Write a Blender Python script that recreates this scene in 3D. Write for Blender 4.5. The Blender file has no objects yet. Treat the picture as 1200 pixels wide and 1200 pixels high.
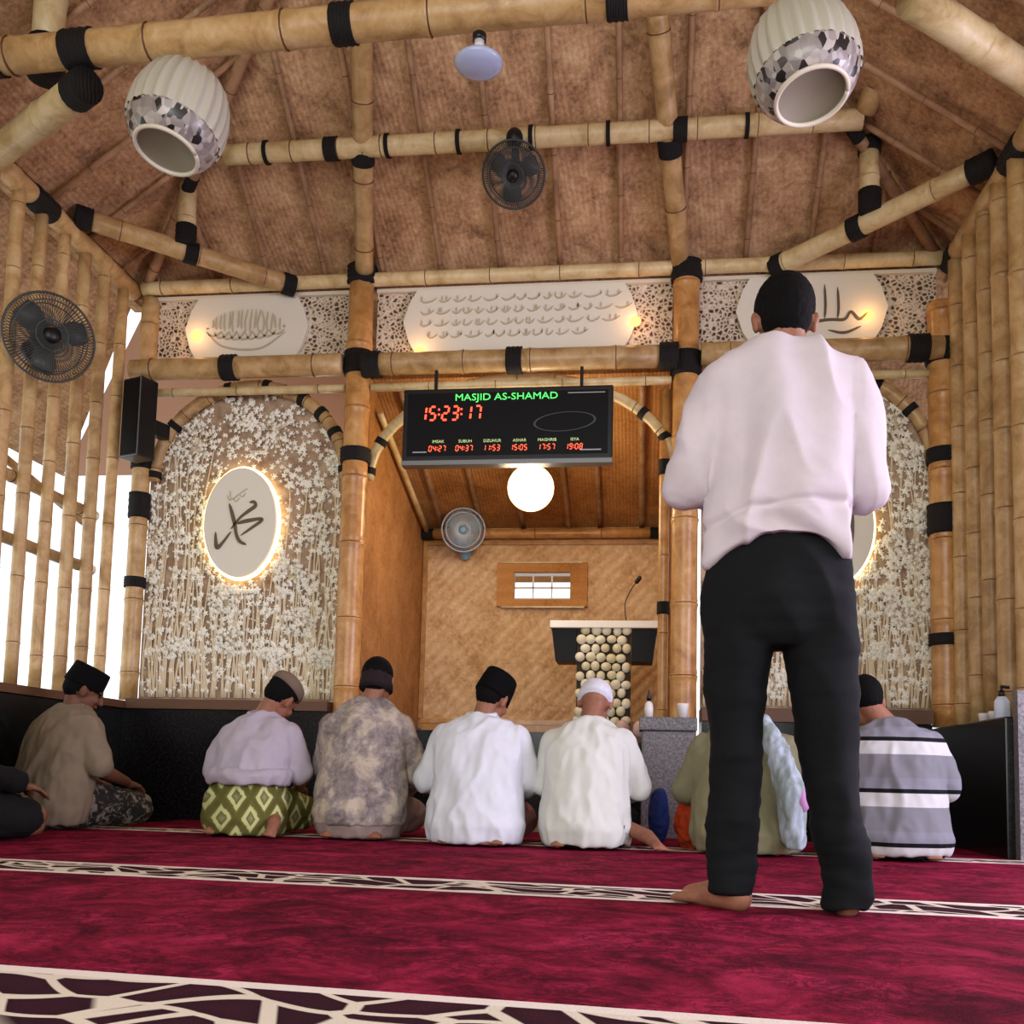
import bpy, bmesh, math, random
from mathutils import Vector, Matrix, noise
random.seed(7)
S = bpy.context.scene
COL = S.collection
PI = math.pi

# ------------------------------------------------------------------ camera
H_CAM = .35
FPX, PCX, PCY = 1190.0, 600.0, 800.0
yaw, pitch, roll = (math.radians(a) for a in (7.34, 5.17, 1.37))
FW = Vector((-math.sin(yaw)*math.cos(pitch), math.cos(yaw)*math.cos(pitch), math.sin(pitch)))
r0 = Vector((math.cos(yaw), math.sin(yaw), 0)); d0 = FW.cross(r0)
RT = r0*math.cos(roll) - d0*math.sin(roll)
DN = r0*math.sin(roll) + d0*math.cos(roll)
CAM = Vector((0, 0, H_CAM))
cd = bpy.data.cameras.new('camera'); co = bpy.data.objects.new('camera', cd); COL.objects.link(co)
cd.sensor_width = 36; cd.lens = FPX/1200*36; cd.shift_y = (PCY-600)/1200; cd.clip_start = .05
co.matrix_world = Matrix(((RT.x, -DN.x, -FW.x, CAM.x), (RT.y, -DN.y, -FW.y, CAM.y), (RT.z, -DN.z, -FW.z, CAM.z), (0, 0, 0, 1)))
S.camera = co
def ray(px, py): return RT*((px-PCX)/FPX) + DN*((py-PCY)/FPX) + FW
def atY(px, py, Y): v = ray(px, py); return CAM + v*(Y/v.y)
def atX(px, py, X): v = ray(px, py); return CAM + v*(X/v.x)
def atZ(px, py, Z): v = ray(px, py); return CAM + v*((Z-H_CAM)/v.z)
EZ, EY, PITCH = 3.6, 6.4, .71            # eaves height, back wall plane, roof rise per metre
def onslope(px, py, off=0):
    v = ray(px, py); t = (EZ+PITCH*EY-off-H_CAM)/(v.z+PITCH*v.y); return CAM + v*t

# ------------------------------------------------------------------ light
w = bpy.data.worlds.new('world'); S.world = w; w.use_nodes = True
bg = w.node_tree.nodes['Background']; bg.inputs[0].default_value = (.93, .97, 1, 1); bg.inputs[1].default_value = 1.6
def area(name, loc, target, sx, sy, power, col):
    l = bpy.data.lights.new(name, 'AREA'); l.shape = 'RECTANGLE'; l.size = sx; l.size_y = sy; l.energy = power; l.color = col
    o = bpy.data.objects.new(name, l); COL.objects.link(o); o.location = loc
    o.rotation_euler = (Vector(target)-Vector(loc)).to_track_quat('-Z', 'Y').to_euler(); return o
area('daylight_rear_opening', (-.8, -3.2, 1.9), (-.8, 5, 1.3), 5.0, 2.8, 215, (1, .985, .96))
area('daylight_right_opening', (3.5, 2.9, 1.6), (0, 3.3, .2), 2.6, 2.2, 165, (.84, .71, 1))
area('daylight_left_side', (-5.6, 4.2, 1.6), (-2.5, 4.6, 1.2), 5, 2.2, 35, (.95, .97, 1))
area('daylight_behind_wall', (-2.9, 8.6, 1.8), (-2.9, 6.4, 1.6), 1.6, 1.6, 20, (1, .98, .95))
S.view_settings.view_transform = 'Standard'; S.view_settings.look = 'None'
S.view_settings.exposure = 0.0; S.view_settings.gamma = 1; S.view_settings.use_curve_mapping = False

# ------------------------------------------------------------------ materials
def lin(c): return tuple(((x/255)/12.92 if x/255 <= .04045 else ((x/255+.055)/1.055)**2.4) for x in c) + (1,)
class MT:
    def __init__(s, name, col=(200, 200, 200), rough=.6, spec=.4, emit=None, es=0, metal=0):
        s.m = bpy.data.materials.new(name); s.m.use_nodes = True; s.t = s.m.node_tree; s.b = s.t.nodes['Principled BSDF']
        i = s.b.inputs; i['Base Color'].default_value = lin(col); i['Roughness'].default_value = rough
        i['Specular IOR Level'].default_value = spec; i['Metallic'].default_value = metal
        if emit: i['Emission Color'].default_value = lin(emit); i['Emission Strength'].default_value = es
    def n(s, ty, **kw):
        nd = s.t.nodes.new(ty)
        for k, v in kw.items():
            if k.startswith('i_'):
                nd.inputs[k[2:]].default_value = v
            else: setattr(nd, k, v)
        return nd
    def l(s, a, b): s.t.links.new(a, b)
    def co(s, scale=(1, 1, 1), rot=(0, 0, 0), kind='Object'):
        tc = s.n('ShaderNodeTexCoord'); mp = s.n('ShaderNodeMapping'); mp.inputs['Scale'].default_value = scale; mp.inputs['Rotation'].default_value = rot
        s.l(tc.outputs[kind], mp.inputs[0]); return mp.outputs[0]
    def noise(s, vec, sc, det=4, rough=.6, dist=0):
        nd = s.n('ShaderNodeTexNoise'); nd.inputs['Scale'].default_value = sc; nd.inputs['Detail'].default_value = det
        nd.inputs['Roughness'].default_value = rough; nd.inputs['Distortion'].default_value = dist; s.l(vec, nd.inputs['Vector']); return nd.outputs[0]
    def vor(s, vec, sc, feat='F1'):
        nd = s.n('ShaderNodeTexVoronoi'); nd.feature = feat; nd.inputs['Scale'].default_value = sc; s.l(vec, nd.inputs['Vector']); return nd.outputs[0]
    def wave(s, vec, sc, dist=0, prof='SIN', direction='X'):
        nd = s.n('ShaderNodeTexWave'); nd.bands_direction = direction; nd.wave_profile = prof; nd.inputs['Scale'].default_value = sc; nd.inputs['Distortion'].default_value = dist
        s.l(vec, nd.inputs['Vector']); return nd.outputs[1]
    def ramp(s, fac, stops, interp='LINEAR'):
        nd = s.n('ShaderNodeValToRGB'); cr = nd.color_ramp; cr.interpolation = interp
        while len(cr.elements) < len(stops): cr.elements.new(.5)
        for e, (p, c) in zip(cr.elements, stops): e.position = p; e.color = lin(c) if len(c) == 3 else c
        s.l(fac, nd.inputs[0]); return nd.outputs[0]
    def math(s, op, a, b=None):
        nd = s.n('ShaderNodeMath'); nd.operation = op
        for k, v in ((0, a), (1, b)):
            if v is None: continue
            if isinstance(v, (int, float)): nd.inputs[k].default_value = v
            else: s.l(v, nd.inputs[k])
        return nd.outputs[0]
    def mix(s, fac, a, b, mode='MIX'):
        nd = s.n('ShaderNodeMix'); nd.data_type = 'RGBA'; nd.blend_type = mode
        for k, v in ((0, fac), (6, a), (7, b)):
            if isinstance(v, (int, float)): nd.inputs[k].default_value = v
            elif isinstance(v, tuple): nd.inputs[k].default_value = lin(v)
            else: s.l(v, nd.inputs[k])
        return nd.outputs[2]
    def xyz(s, vec):
        nd = s.n('ShaderNodeSeparateXYZ'); s.l(vec, nd.inputs[0]); return nd.outputs
    def color(s, c): s.l(c, s.b.inputs['Base Color']); return s
    def bump(s, h, st=.3, dist=.01):
        nd = s.n('ShaderNodeBump'); nd.inputs['Strength'].default_value = st; nd.inputs['Distance'].default_value = dist; s.l(h, nd.inputs['Height']); s.l(nd.outputs[0], s.b.inputs['Normal']); return s

def bamboo_mat(name, a, b, c, rough=.38):
    t = MT(name, b, rough, .45); v = t.co((1, 1, 1)); oi = t.n('ShaderNodeObjectInfo')
    nz = t.noise(v, 7, 5, .65, .6); cl = t.ramp(nz, [(.3, a), (.5, b), (.72, c)])
    fine = t.noise(t.co((60, 60, 9)), 1, 2)
    cl = t.mix(t.math('MULTIPLY', fine, .35), cl, a)
    hs = t.n('ShaderNodeHueSaturation'); t.l(cl, hs.inputs['Color']); t.l(t.math('ADD', t.math('MULTIPLY', oi.outputs['Random'], .25), .86), hs.inputs['Value'])
    t.color(hs.outputs[0]); t.bump(fine, .15, .003); return t.m
BAM = bamboo_mat('bamboo_tan', (150, 116, 70), (196, 160, 106), (220, 192, 144))
BAMP = bamboo_mat('bamboo_pale', (170, 142, 92), (212, 190, 140), (230, 214, 170))
BAMO = bamboo_mat('bamboo_orange', (150, 102, 52), (194, 142, 80), (218, 176, 116), .3)
NODE = MT('bamboo_node', (96, 62, 34), .6).m
BATT = bamboo_mat('batten_bamboo', (122, 90, 62), (166, 128, 92), (190, 154, 116), .6)
t = MT('black_fibre_lashing', (22, 20, 20), .75, .3); t.bump(t.wave(t.co((1, 1, 1)), 30, 3), .6, .006); LASH = t.m
def weave_mat(name, a, b, c, rot=.785, sc=14, mot=4.0, st=.5, wm=.28):
    t = MT(name, b, .75, .2); v = t.co((1, 1, 1)); vr = t.co((1, 1, 1), (0, rot, 0))
    w1 = t.wave(vr, sc, 1.5); br = t.n('ShaderNodeTexChecker'); br.inputs['Scale'].default_value = sc*5; t.l(vr, br.inputs['Vector'])
    nz = t.noise(v, mot, 6, .7, .5); f = t.noise(v, 38, 4, .7)
    k = t.math('ADD', t.math('MULTIPLY', nz, .6), t.math('MULTIPLY', f, .4))
    cl = t.ramp(k, [(.36, a), (.5, b), (.66, c)])
    cl = t.mix(t.math('MULTIPLY', w1, wm), cl, a); t.color(cl)
    t.bump(t.math('ADD', w1, t.math('MULTIPLY', br.outputs[1], .5)), st, .008); return t.m
MAT_ROOF = weave_mat('woven_bamboo_ceiling_mat', (122, 90, 64), (182, 142, 104), (218, 184, 140), .2, 10, 5, .3, .08)
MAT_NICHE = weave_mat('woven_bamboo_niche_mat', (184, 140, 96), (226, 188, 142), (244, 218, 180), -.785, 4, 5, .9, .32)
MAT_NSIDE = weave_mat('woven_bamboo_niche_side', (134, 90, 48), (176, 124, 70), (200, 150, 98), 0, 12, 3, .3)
WOOD = weave_mat('warm_plywood', (168, 112, 56), (196, 138, 78), (208, 152, 92), 1.57, 3, 2, .1)
SILL = MT('brown_ledge_wood', (98, 66, 44), .5).m
t = MT('black_granite', (16, 15, 16), .22, .3); t.color(t.ramp(t.noise(t.co(), 60, 3, .7), [(.45, (12, 11, 12)), (.7, (34, 32, 33))])); GRAN = t.m
t = MT('grey_granite', (105, 103, 104), .4, .5); t.color(t.ramp(t.noise(t.co(), 70, 3, .8), [(.4, (82, 80, 82)), (.65, (135, 132, 133))])); GGRAN = t.m
t = MT('grey_stone_floor', (120, 112, 106), .5); FLOORM = t.m
WHITE = MT('white_plastic', (225, 226, 228), .4).m
CREAM = MT('cream_relief', (222, 214, 192), .65).m
PLATE = MT('pale_cream_plate', (226, 222, 204), .6).m
INK = MT('dark_bronze_letters', (96, 84, 64), .45).m
INKF = MT('faint_gilt_letters', (186, 176, 148), .5).m
BLACKP = MT('black_plastic', (14, 15, 18), .35).m
BLACKG = MT('black_gloss_panel', (9, 11, 13), .45, .15).m
GREYM = MT('grey_metal', (120, 124, 124), .4, .5, metal=.6).m
GLOW = MT('warm_led', (255, 235, 190), .5, emit=(255, 226, 165), es=3.2).m
SPOT = MT('orange_spot_lamp', (255, 190, 120), .5, emit=(255, 158, 78), es=1.7).m
GLOBE = MT('glowing_globe', (255, 240, 210), .5, emit=(255, 226, 168), es=3.4).m
GREEN = MT('green_led', (90, 220, 110), .5, emit=(70, 215, 90), es=1.3).m
RED = MT('red_led', (255, 90, 60), .5, emit=(255, 70, 44), es=3.0).m
REDS = MT('orange_red_led', (255, 90, 60), .5, emit=(250, 96, 60), es=1.6).m
LBL = MT('pale_green_led', (190, 210, 150), .5, emit=(150, 180, 110), es=.7).m
LINEM = MT('pale_printed_line', (170, 176, 176), .5).m
LOGO = MT('dark_grey_print', (58, 64, 68), .4).m
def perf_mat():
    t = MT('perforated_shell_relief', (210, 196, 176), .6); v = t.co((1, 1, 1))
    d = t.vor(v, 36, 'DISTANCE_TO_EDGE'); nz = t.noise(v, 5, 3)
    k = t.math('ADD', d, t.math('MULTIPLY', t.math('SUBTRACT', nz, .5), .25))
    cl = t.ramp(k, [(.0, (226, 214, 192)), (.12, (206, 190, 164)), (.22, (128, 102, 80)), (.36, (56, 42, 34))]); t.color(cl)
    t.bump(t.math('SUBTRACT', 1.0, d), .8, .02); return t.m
PERF = perf_mat()
t = MT('panel_brown_ground', (142, 116, 92), .7); t.color(t.ramp(t.noise(t.co(), 9, 4), [(.35, (140, 110, 84)), (.65, (196, 172, 142))])); PGRD = t.m
STEM = MT('stem_cream', (222, 206, 172), .6).m
FLOW = MT('flower_white', (246, 244, 228), .5).m
def shell_mat():
    t = MT('shell_mosaic', (150, 146, 140), .3, .6); v = t.co((1, 1, .7)); d = t.vor(v, 14)
    nd = t.n('ShaderNodeTexVoronoi'); nd.inputs['Scale'].default_value = 34; t.l(v, nd.inputs['Vector'])
    cl = t.ramp(t.xyz(nd.outputs['Color'])[0], [(.0, (26, 24, 26)), (.16, (40, 36, 36)), (.2, (128, 122, 118)), (.6, (160, 154, 146)), (.9, (188, 182, 172))]); t.color(cl); t.bump(d, .5, .01); return t.m
SHELL = shell_mat()
POT = MT('glazed_rib_ceramic', (186, 184, 166), .35, .5).m
POTRIM = MT('pale_rim', (216, 208, 188), .4).m
POTIN = MT('lamp_inside_diffuser', (126, 118, 98), .6).m
def skin_mat(name, c):
    t = MT(name, c, .55, .3); t.color(t.ramp(t.noise(t.co(), 30, 3), [(.3, tuple(int(x*.88) for x in c)), (.7, c)])); return t.m
SKIN = skin_mat('skin_brown', (150, 100, 76)); SKIND = skin_mat('skin_dark', (112, 72, 52)); SKINP = skin_mat('skin_light', (186, 132, 110))
def cloth(name, c, k=.9, sc=9):
    t = MT(name, c, .85, .15); t.color(t.ramp(t.noise(t.co(), sc, 4), [(.3, tuple(int(x*k) for x in c)), (.7, c)])); t.bump(t.noise(t.co(), 260, 2), .15, .002); return t.m
PINK = cloth('pale_pink_cotton', (202, 192, 197), .95); BLACKC = cloth('black_trouser_cloth', (17, 19, 21), .8)
TAN = cloth('olive_tan_cotton', (128, 114, 94)); LILAC = cloth('lilac_grey_cotton', (176, 168, 178), .94)
WHITEC = cloth('white_cotton', (212, 217, 222), .97); WHITE2 = cloth('warm_white_cotton', (212, 217, 208), .97)
OLIVE = cloth('olive_green_cotton', (132, 130, 100)); DKC = cloth('dark_navy_cloth', (22, 22, 32))
DARKJ = cloth('dark_charcoal_cloth', (18, 17, 18)); VELV = MT('black_velvet', (8, 8, 9), .9, .1).m
HAIR = MT('black_hair', (9, 8, 8), .85, .12).m; HAIRG = MT('brown_grey_hair', (92, 78, 66), .8).m; BEANIE = cloth('dark_brown_knit', (40, 32, 34))
KUFI = cloth('white_knit_cap', (216, 218, 226), .94, 60); ORANGE = cloth('orange_red_cloth', (176, 62, 30)); BLUEC = cloth('blue_cloth', (40, 58, 120)); PINKC = cloth('salmon_cloth', (206, 140, 136))
EYEM = MT('eye', (30, 24, 22), .2).m; LIPM = MT('lips', (130, 72, 62), .5).m
def batik():
    t = MT('grey_batik', (140, 132, 132), .85, .15); v = t.co()
    a = t.noise(v, 9, 6, .7, .3); b = t.noise(v, 34, 4, .7, .3)
    c1 = t.ramp(a, [(.38, (108, 99, 99)), (.5, (142, 132, 127)), (.6, (184, 172, 152))])
    t.color(t.mix(t.ramp(b, [(.48, (0, 0, 0)), (.56, (130, 130, 130))]), c1, (176, 166, 156))); return t.m
BATIK = batik()
def ikat():
    t = MT('green_ikat_sarong', (120, 124, 70), .85, .15); v = t.co(); X, Y, Z = t.xyz(v)
    nx = t.math('MULTIPLY', t.noise(v, 25, 2), .02); u = t.math('MULTIPLY', t.math('ADD', t.math('ADD', X, nx), t.math('MULTIPLY', Y, .6)), 6.6); q = t.math('MULTIPLY', t.math('ADD', Z, nx), 4.8)
    fu = t.math('ABSOLUTE', t.math('SUBTRACT', t.math('FRACT', t.math('ADD', u, q)), .5)); fq = t.math('ABSOLUTE', t.math('SUBTRACT', t.math('FRACT', t.math('SUBTRACT', u, q)), .5))
    d = t.math('MAXIMUM', fu, fq)
    t.color(t.ramp(d, [(.0, (150, 150, 110)), (.17, (104, 104, 52)), (.2, (196, 198, 140)), (.31, (190, 194, 130)), (.35, (104, 100, 50)), (.5, (90, 90, 44))], 'LINEAR')); return t.m
IKAT = ikat()
def stripe():
    t = MT('grey_striped_polo', (124, 126, 134), .85, .15); Z = t.xyz(t.co())[2]
    p = t.math('FRACT', t.math('MULTIPLY', t.math('ADD', Z, .10), 1/.232))
    t.color(t.ramp(p, [(.0, (116, 117, 122)), (.44, (122, 123, 128)), (.45, (186, 188, 186)), (.70, (190, 192, 190)), (.71, (16, 16, 20)), (.78, (16, 16, 20)), (.79, (122, 124, 132))], 'CONSTANT')); return t.m
STRIPE = stripe()
t = MT('dark_flowered_sarong', (30, 28, 28), .85); t.color(t.ramp(t.noise(t.co(), 24, 3, .6, 1), [(.5, (24, 22, 22)), (.6, (120, 112, 102))])); DKFL = t.m
t = MT('pale_blue_streaked_cloth', (150, 170, 190), .85); t.color(t.ramp(t.noise(t.co((1, 1, .35)), 14, 3, .6, .5), [(.40, (128, 142, 138)), (.6, (172, 186, 200))])); BLUEW = t.m
BLUSH = MT('pink_lilac_cloth', (190, 140, 190), .8).m
def carpet_mat(stripes):
    t = MT('red_prayer_carpet', (120, 20, 45), .95, .05); v = t.co(); X, Y, Z = t.xyz(v)
    a = t.noise(v, 4.5, 6, .72, 1.0); b = t.noise(v, 11, 5, .72, 1.4)
    base = t.ramp(a, [(.36, (74, 10, 28)), (.5, (128, 22, 50)), (.66, (166, 40, 76))])
    scr = t.math('ABSOLUTE', t.math('SUBTRACT', b, .5))
    sc2 = t.ramp(scr, [(.0, (255, 255, 255)), (.075, (0, 0, 0))]); msk = t.ramp(t.noise(v, 3.2, 3), [(.36, (0, 0, 0)), (.55, (235, 235, 235))])
    base = t.mix(t.mix(1, sc2, msk, 'MULTIPLY'), base, (62, 6, 26))
    blot = t.ramp(t.noise(v, 15, 6, .75, .6), [(.52, (0, 0, 0)), (.63, (190, 190, 190))])
    base = t.mix(blot, base, (64, 8, 30))
    for (s0, s1) in stripes:
        e = .045; mid = (s0+s1)/2; hw = (s1-s0)/2
        d = t.math('ABSOLUTE', t.math('SUBTRACT', Y, mid))
        ins = t.math('LESS_THAN', d, hw); inner = t.math('LESS_THAN', d, hw-e)
        # winding leaf scroll: dark blades with a cream outline
        u = t.math('MULTIPLY', X, 1/.42); wv = t.math('SINE', t.math('MULTIPLY', u, 2*PI))
        q = t.math('SUBTRACT', t.math('MULTIPLY', t.math('SUBTRACT', Y, mid), 1/hw), t.math('MULTIPLY', wv, .18))
        vv = t.n('ShaderNodeCombineXYZ'); t.l(t.math('ADD', t.math('MULTIPLY', X, 6.2), t.math('MULTIPLY', Y, 3.0)), vv.inputs[0]); t.l(t.math('MULTIPLY', q, 1.9), vv.inputs[1])
        dd = t.n('ShaderNodeTexVoronoi'); dd.feature = 'DISTANCE_TO_EDGE'; dd.inputs['Scale'].default_value = 1.0; t.l(vv.outputs[0], dd.inputs['Vector'])
        leaf = t.ramp(dd.outputs[0], [(.0, (216, 206, 186)), (.06, (216, 206, 186)), (.085, (48, 22, 32)), (.6, (66, 28, 40))])
        sc = t.mix(inner, (226, 216, 204), leaf)
        base = t.mix(ins, base, sc)
    t.color(base); t.bump(t.noise(v, 220, 2), .5, .004); return t.m

# ------------------------------------------------------------------ mesh helpers
def mk(name, bm, m, parent=None, smooth=False, mats=None):
    me = bpy.data.meshes.new(name); bmesh.ops.recalc_face_normals(bm, faces=bm.faces[:]); bm.to_mesh(me); bm.free()
    for x in (mats or [m]): me.materials.append(x)
    if smooth:
        for p in me.polygons: p.use_smooth = True
    o = bpy.data.objects.new(name, me); COL.objects.link(o)
    if parent: o.parent = parent
    return o
def tag(o, label=None, cat=None, group=None, kind=None):
    if label: o['label'] = label
    if cat: o['category'] = cat
    if group: o['group'] = group
    if kind: o['kind'] = kind
    return o
def empty(name, loc, rz=0, label=None, cat=None, group=None):
    o = bpy.data.objects.new(name, None); COL.objects.link(o); o.location = loc; o.rotation_euler = (0, 0, rz); o.empty_display_size = .1
    return tag(o, label, cat, group)
def struct(name, bm, m, parent=None, smooth=False):
    o = mk(name, bm, m, parent, smooth)
    if not parent: o['kind'] = 'structure'
    return o
def copy_tree(o, parent=None):
    c = o.copy(); COL.objects.link(c)
    if parent: c.parent = parent
    for ch in list(o.children): copy_tree(ch, c)
    return c
def box(bm, lo, hi, M=None, bev=0):
    r = bmesh.ops.create_cube(bm, size=1); vs = r['verts']
    c = [(a+b)/2 for a, b in zip(lo, hi)]; s = [abs(b-a) for a, b in zip(lo, hi)]
    for v in vs: v.co = Vector((v.co.x*s[0]+c[0], v.co.y*s[1]+c[1], v.co.z*s[2]+c[2]))
    if bev: 
        es = list({e for v in vs for e in v.link_edges}); rr = bmesh.ops.bevel(bm, geom=es, offset=bev, segments=2, affect='EDGES', profile=.6); vs = rr['verts']
    if M:
        for v in set(vs): v.co = M @ v.co
def frame(d):
    d = d.normalized(); a = Vector((0, 0, 1)) if abs(d.z) < .9 else Vector((1, 0, 0)); u = a.cross(d).normalized(); return u, d.cross(u)
def tube(bm, pts, rad, seg=12, cap=True, mat=None, round_=False, flat=1.0):
    pts = [Vector(p) for p in pts]; n = len(pts)
    if not hasattr(rad, '__len__'): rad = [rad]*n
    rad = list(rad)
    if round_:
        d = (pts[1]-pts[0]).normalized(); e = (pts[-1]-pts[-2]).normalized(); ra, rb = rad[0], rad[-1]
        pre = [pts[0]-d*ra*k for k in (.98, .8, .45)]; post = [pts[-1]+e*rb*k for k in (.45, .8, .98)]
        pts = pre+pts+post; rad = [ra*k for k in (.2, .6, .9)]+rad+[rb*k for k in (.9, .6, .2)]; n = len(pts)
    rings = []; u = None
    for i, p in enumerate(pts):
        d = (pts[min(i+1, n-1)]-pts[max(i-1, 0)])
        if d.length < 1e-6: d = Vector((0, 0, 1))
        if u is None: u, v = frame(d)
        else:
            d.normalize(); u = (u-d*u.dot(d)).normalized(); v = d.cross(u)
        rings.append([bm.verts.new(p+(u*math.cos(a)+v*math.sin(a)*flat)*rad[i]) for a in (2*PI*k/seg for k in range(seg))])
    fs = []
    for a, b in zip(rings, rings[1:]):
        for k in range(seg): fs.append(bm.faces.new((a[k], a[(k+1) % seg], b[(k+1) % seg], b[k])))
    if cap: fs.append(bm.faces.new(rings[0][::-1])); fs.append(bm.faces.new(rings[-1]))
    if mat is not None:
        for f in fs: f.material_index = mat
    return fs
def loft(bm, rings, seg=28, M=None, power=2.0, cap=True):
    """rings: (z, rx, ry, cx, cy)"""
    R = []
    for z, rx, ry, cx, cy in rings:
        L = []
        for k in range(seg):
            a = 2*PI*k/seg; ca, sa = math.cos(a), math.sin(a)
            p = Vector((cx+rx*math.copysign(abs(ca)**(2/power), ca), cy+ry*math.copysign(abs(sa)**(2/power), sa), z))
            L.append(bm.verts.new(M @ p if M else p))
        R.append(L)
    for a, b in zip(R, R[1:]):
        for k in range(seg): bm.faces.new((a[k], a[(k+1) % seg], b[(k+1) % seg], b[k]))
    if cap: bm.faces.new(R[0][::-1]); bm.faces.new(R[-1])
def ell(bm, c, r, M=None, u=16, v=10):
    res = bmesh.ops.create_uvsphere(bm, u_segments=u, v_segments=v, radius=1)
    for q in res['verts']:
        p = Vector((q.co.x*r[0]+c[0], q.co.y*r[1]+c[1], q.co.z*r[2]+c[2])); q.co = M @ p if M else p
def prism(bm, outline, y0, y1, M=None):
    """outline: list of (x,z); closed solid between y0,y1"""
    A = [bm.verts.new((x, y0, z)) for x, z in outline]; B = [bm.verts.new((x, y1, z)) for x, z in outline]
    bm.faces.new(A); bm.faces.new(B[::-1]); n = len(A)
    for k in range(n): bm.faces.new((A[k], B[k], B[(k+1) % n], A[(k+1) % n]))
    if M:
        for v in A+B: v.co = M @ v.co
def bezier(pts, n=10):
    """catmull-rom through pts"""
    P = [Vector(p) for p in pts]; P = [P[0]*2-P[1]]+P+[P[-1]*2-P[-2]]; out = []
    for i in range(1, len(P)-2):
        a, b, c, d = P[i-1:i+3]
        for k in range(n):
            s = k/n; out.append(.5*((2*b)+(c-a)*s+(2*a-5*b+4*c-d)*s*s+(3*b-a-3*c+d)*s**3))
    out.append(P[-2]); return out

# ------------------------------------------------------------------ bamboo
def bamboo_bm(bm, pts, r, seg=14, step=.36, taper=0):
    pts = [Vector(p) for p in pts]
    L = [0]
    for a, b in zip(pts, pts[1:]): L.append(L[-1]+(b-a).length)
    T = L[-1]
    def at(s):
        s = min(max(s, 0), T)
        for i in range(len(pts)-1):
            if s <= L[i+1] or i == len(pts)-2: return pts[i].lerp(pts[i+1], (s-L[i])/max(L[i+1]-L[i], 1e-6))
    ss = []; s = random.uniform(.25, 1)*step
    while s < T-.04:
        nw = .007+r*.05
        ss += [(s-.03-r*.2, 1.0), (s-nw*1.3, 1.05), (s-nw*.3, 1.10), (s+nw*.3, 1.0), (s+nw*1.2, 1.045), (s+.03+r*.2, 1.0)]
        s += step*random.uniform(.85, 1.15)
    ss = [(0, 1.0)]+[q for q in ss if 0 < q[0] < T]+[(T, 1.0)]
    extra = [(l, 1.0) for l in L[1:-1]]; ss = sorted(ss+extra)
    P = [at(q[0]) for q in ss]; R = [r*q[1]*(1-taper*q[0]/T) for q in ss]
    n0 = len(bm.faces); fs = tube(bm, P, R, seg)
    for i in range(len(ss)-1):
        if ss[i][1] >= 1.05 and ss[i+1][1] <= 1.01:
            for k in range(seg): fs[i*seg+k].material_index = 1
def pole(name, p0, p1, r, label=None, cat=None, m=BAM, lash=(), parent=None, group=None, pts=None, step=.5, lr=1.16, kind=None):
    """bamboo pole; lash: list of (fraction, half width)"""
    P = [Vector(p) for p in (pts or [p0, p1])]; bm = bmesh.new(); bamboo_bm(bm, P, r, step=step)
    o = mk(name, bm, m, parent, True, [m, NODE]); tag(o, label, cat, group, kind)
    L = [0]
    for a, b in zip(P, P[1:]): L.append(L[-1]+(b-a).length)
    for q in lash:
        f, hw = q; s = f*L[-1]
        i = max(k for k in range(len(P)-1) if L[k] <= s+1e-6); d = (P[i+1]-P[i]).normalized(); c = P[i]+d*(s-L[i])
        lb = bmesh.new(); n = 7
        tube(lb, [c+d*hw*(2*k/n-1) for k in range(n+1)], [r*(lr+(.05 if k % 2 else 0)) for k in range(n+1)], 16)
        mk('lashing', lb, LASH, o, True)
    return o

# ------------------------------------------------------------------ setting: floor, plinths
XL, XR = -3.49, 1.87
bm = bmesh.new(); box(bm, (-5.0, -3.0, -.12), (3.4, 9.0, -.012)); struct('floor', bm, FLOORM)
bm = bmesh.new(); box(bm, (-40, -40, -.3), (40, 40, -.2)); struct('ground', bm, MT('outside_paving', (196, 196, 190), .9).m)
bm = bmesh.new(); box(bm, (XL-.12, -2.5, -.012), (XL+.12, 6.5, .72)); struct('wall_left', bm, GRAN)
bm = bmesh.new(); box(bm, (XL-.14, -2.5, .722), (XL+.15, 6.5, .77)); struct('trim_left', bm, SILL)
bm = bmesh.new(); box(bm, (XL+.122, 6.25, -.012), (-1.98, 6.55, .72)); struct('wall_back_left', bm, GRAN)
bm = bmesh.new(); box(bm, (XL+.155, 6.22, .722), (-1.98, 6.55, .785)); struct('trim_1', bm, SILL)
bm = bmesh.new(); box(bm, (.36, 6.25, -.012), (1.70, 6.55, .70)); struct('wall_back_right', bm, GRAN)
bm = bmesh.new(); box(bm, (.36, 6.22, .702), (1.70, 6.55, .785)); struct('trim_2', bm, SILL)
bm = bmesh.new(); box(bm, (1.705, 5.06, -.012), (2.05, 6.55, .68), bev=.008); struct('wall_right', bm, GRAN)
bm = bmesh.new(); box(bm, (1.74, 4.99, -.012), (2.02, 5.055, .80)); struct('trim_3', bm, GGRAN)
# niche (mihrab recess)
NX0, NX1, NY = -1.85, .16, 8.3
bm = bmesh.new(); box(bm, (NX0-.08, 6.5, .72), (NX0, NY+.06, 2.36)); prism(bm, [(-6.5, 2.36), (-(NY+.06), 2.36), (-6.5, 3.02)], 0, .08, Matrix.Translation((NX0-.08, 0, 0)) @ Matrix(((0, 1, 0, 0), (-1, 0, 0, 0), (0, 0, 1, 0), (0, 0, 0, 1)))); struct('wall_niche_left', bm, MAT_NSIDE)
bm = bmesh.new(); box(bm, (NX1+.0, 6.5, .72), (NX1+.08, NY+.06, 2.36)); prism(bm, [(-6.5, 2.36), (-(NY+.06), 2.36), (-6.5, 3.02)], 0, .08, Matrix.Translation((NX1, 0, 0)) @ Matrix(((0, 1, 0, 0), (-1, 0, 0, 0), (0, 0, 1, 0), (0, 0, 0, 1)))); struct('wall_niche_right', bm, MAT_NSIDE)
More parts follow.
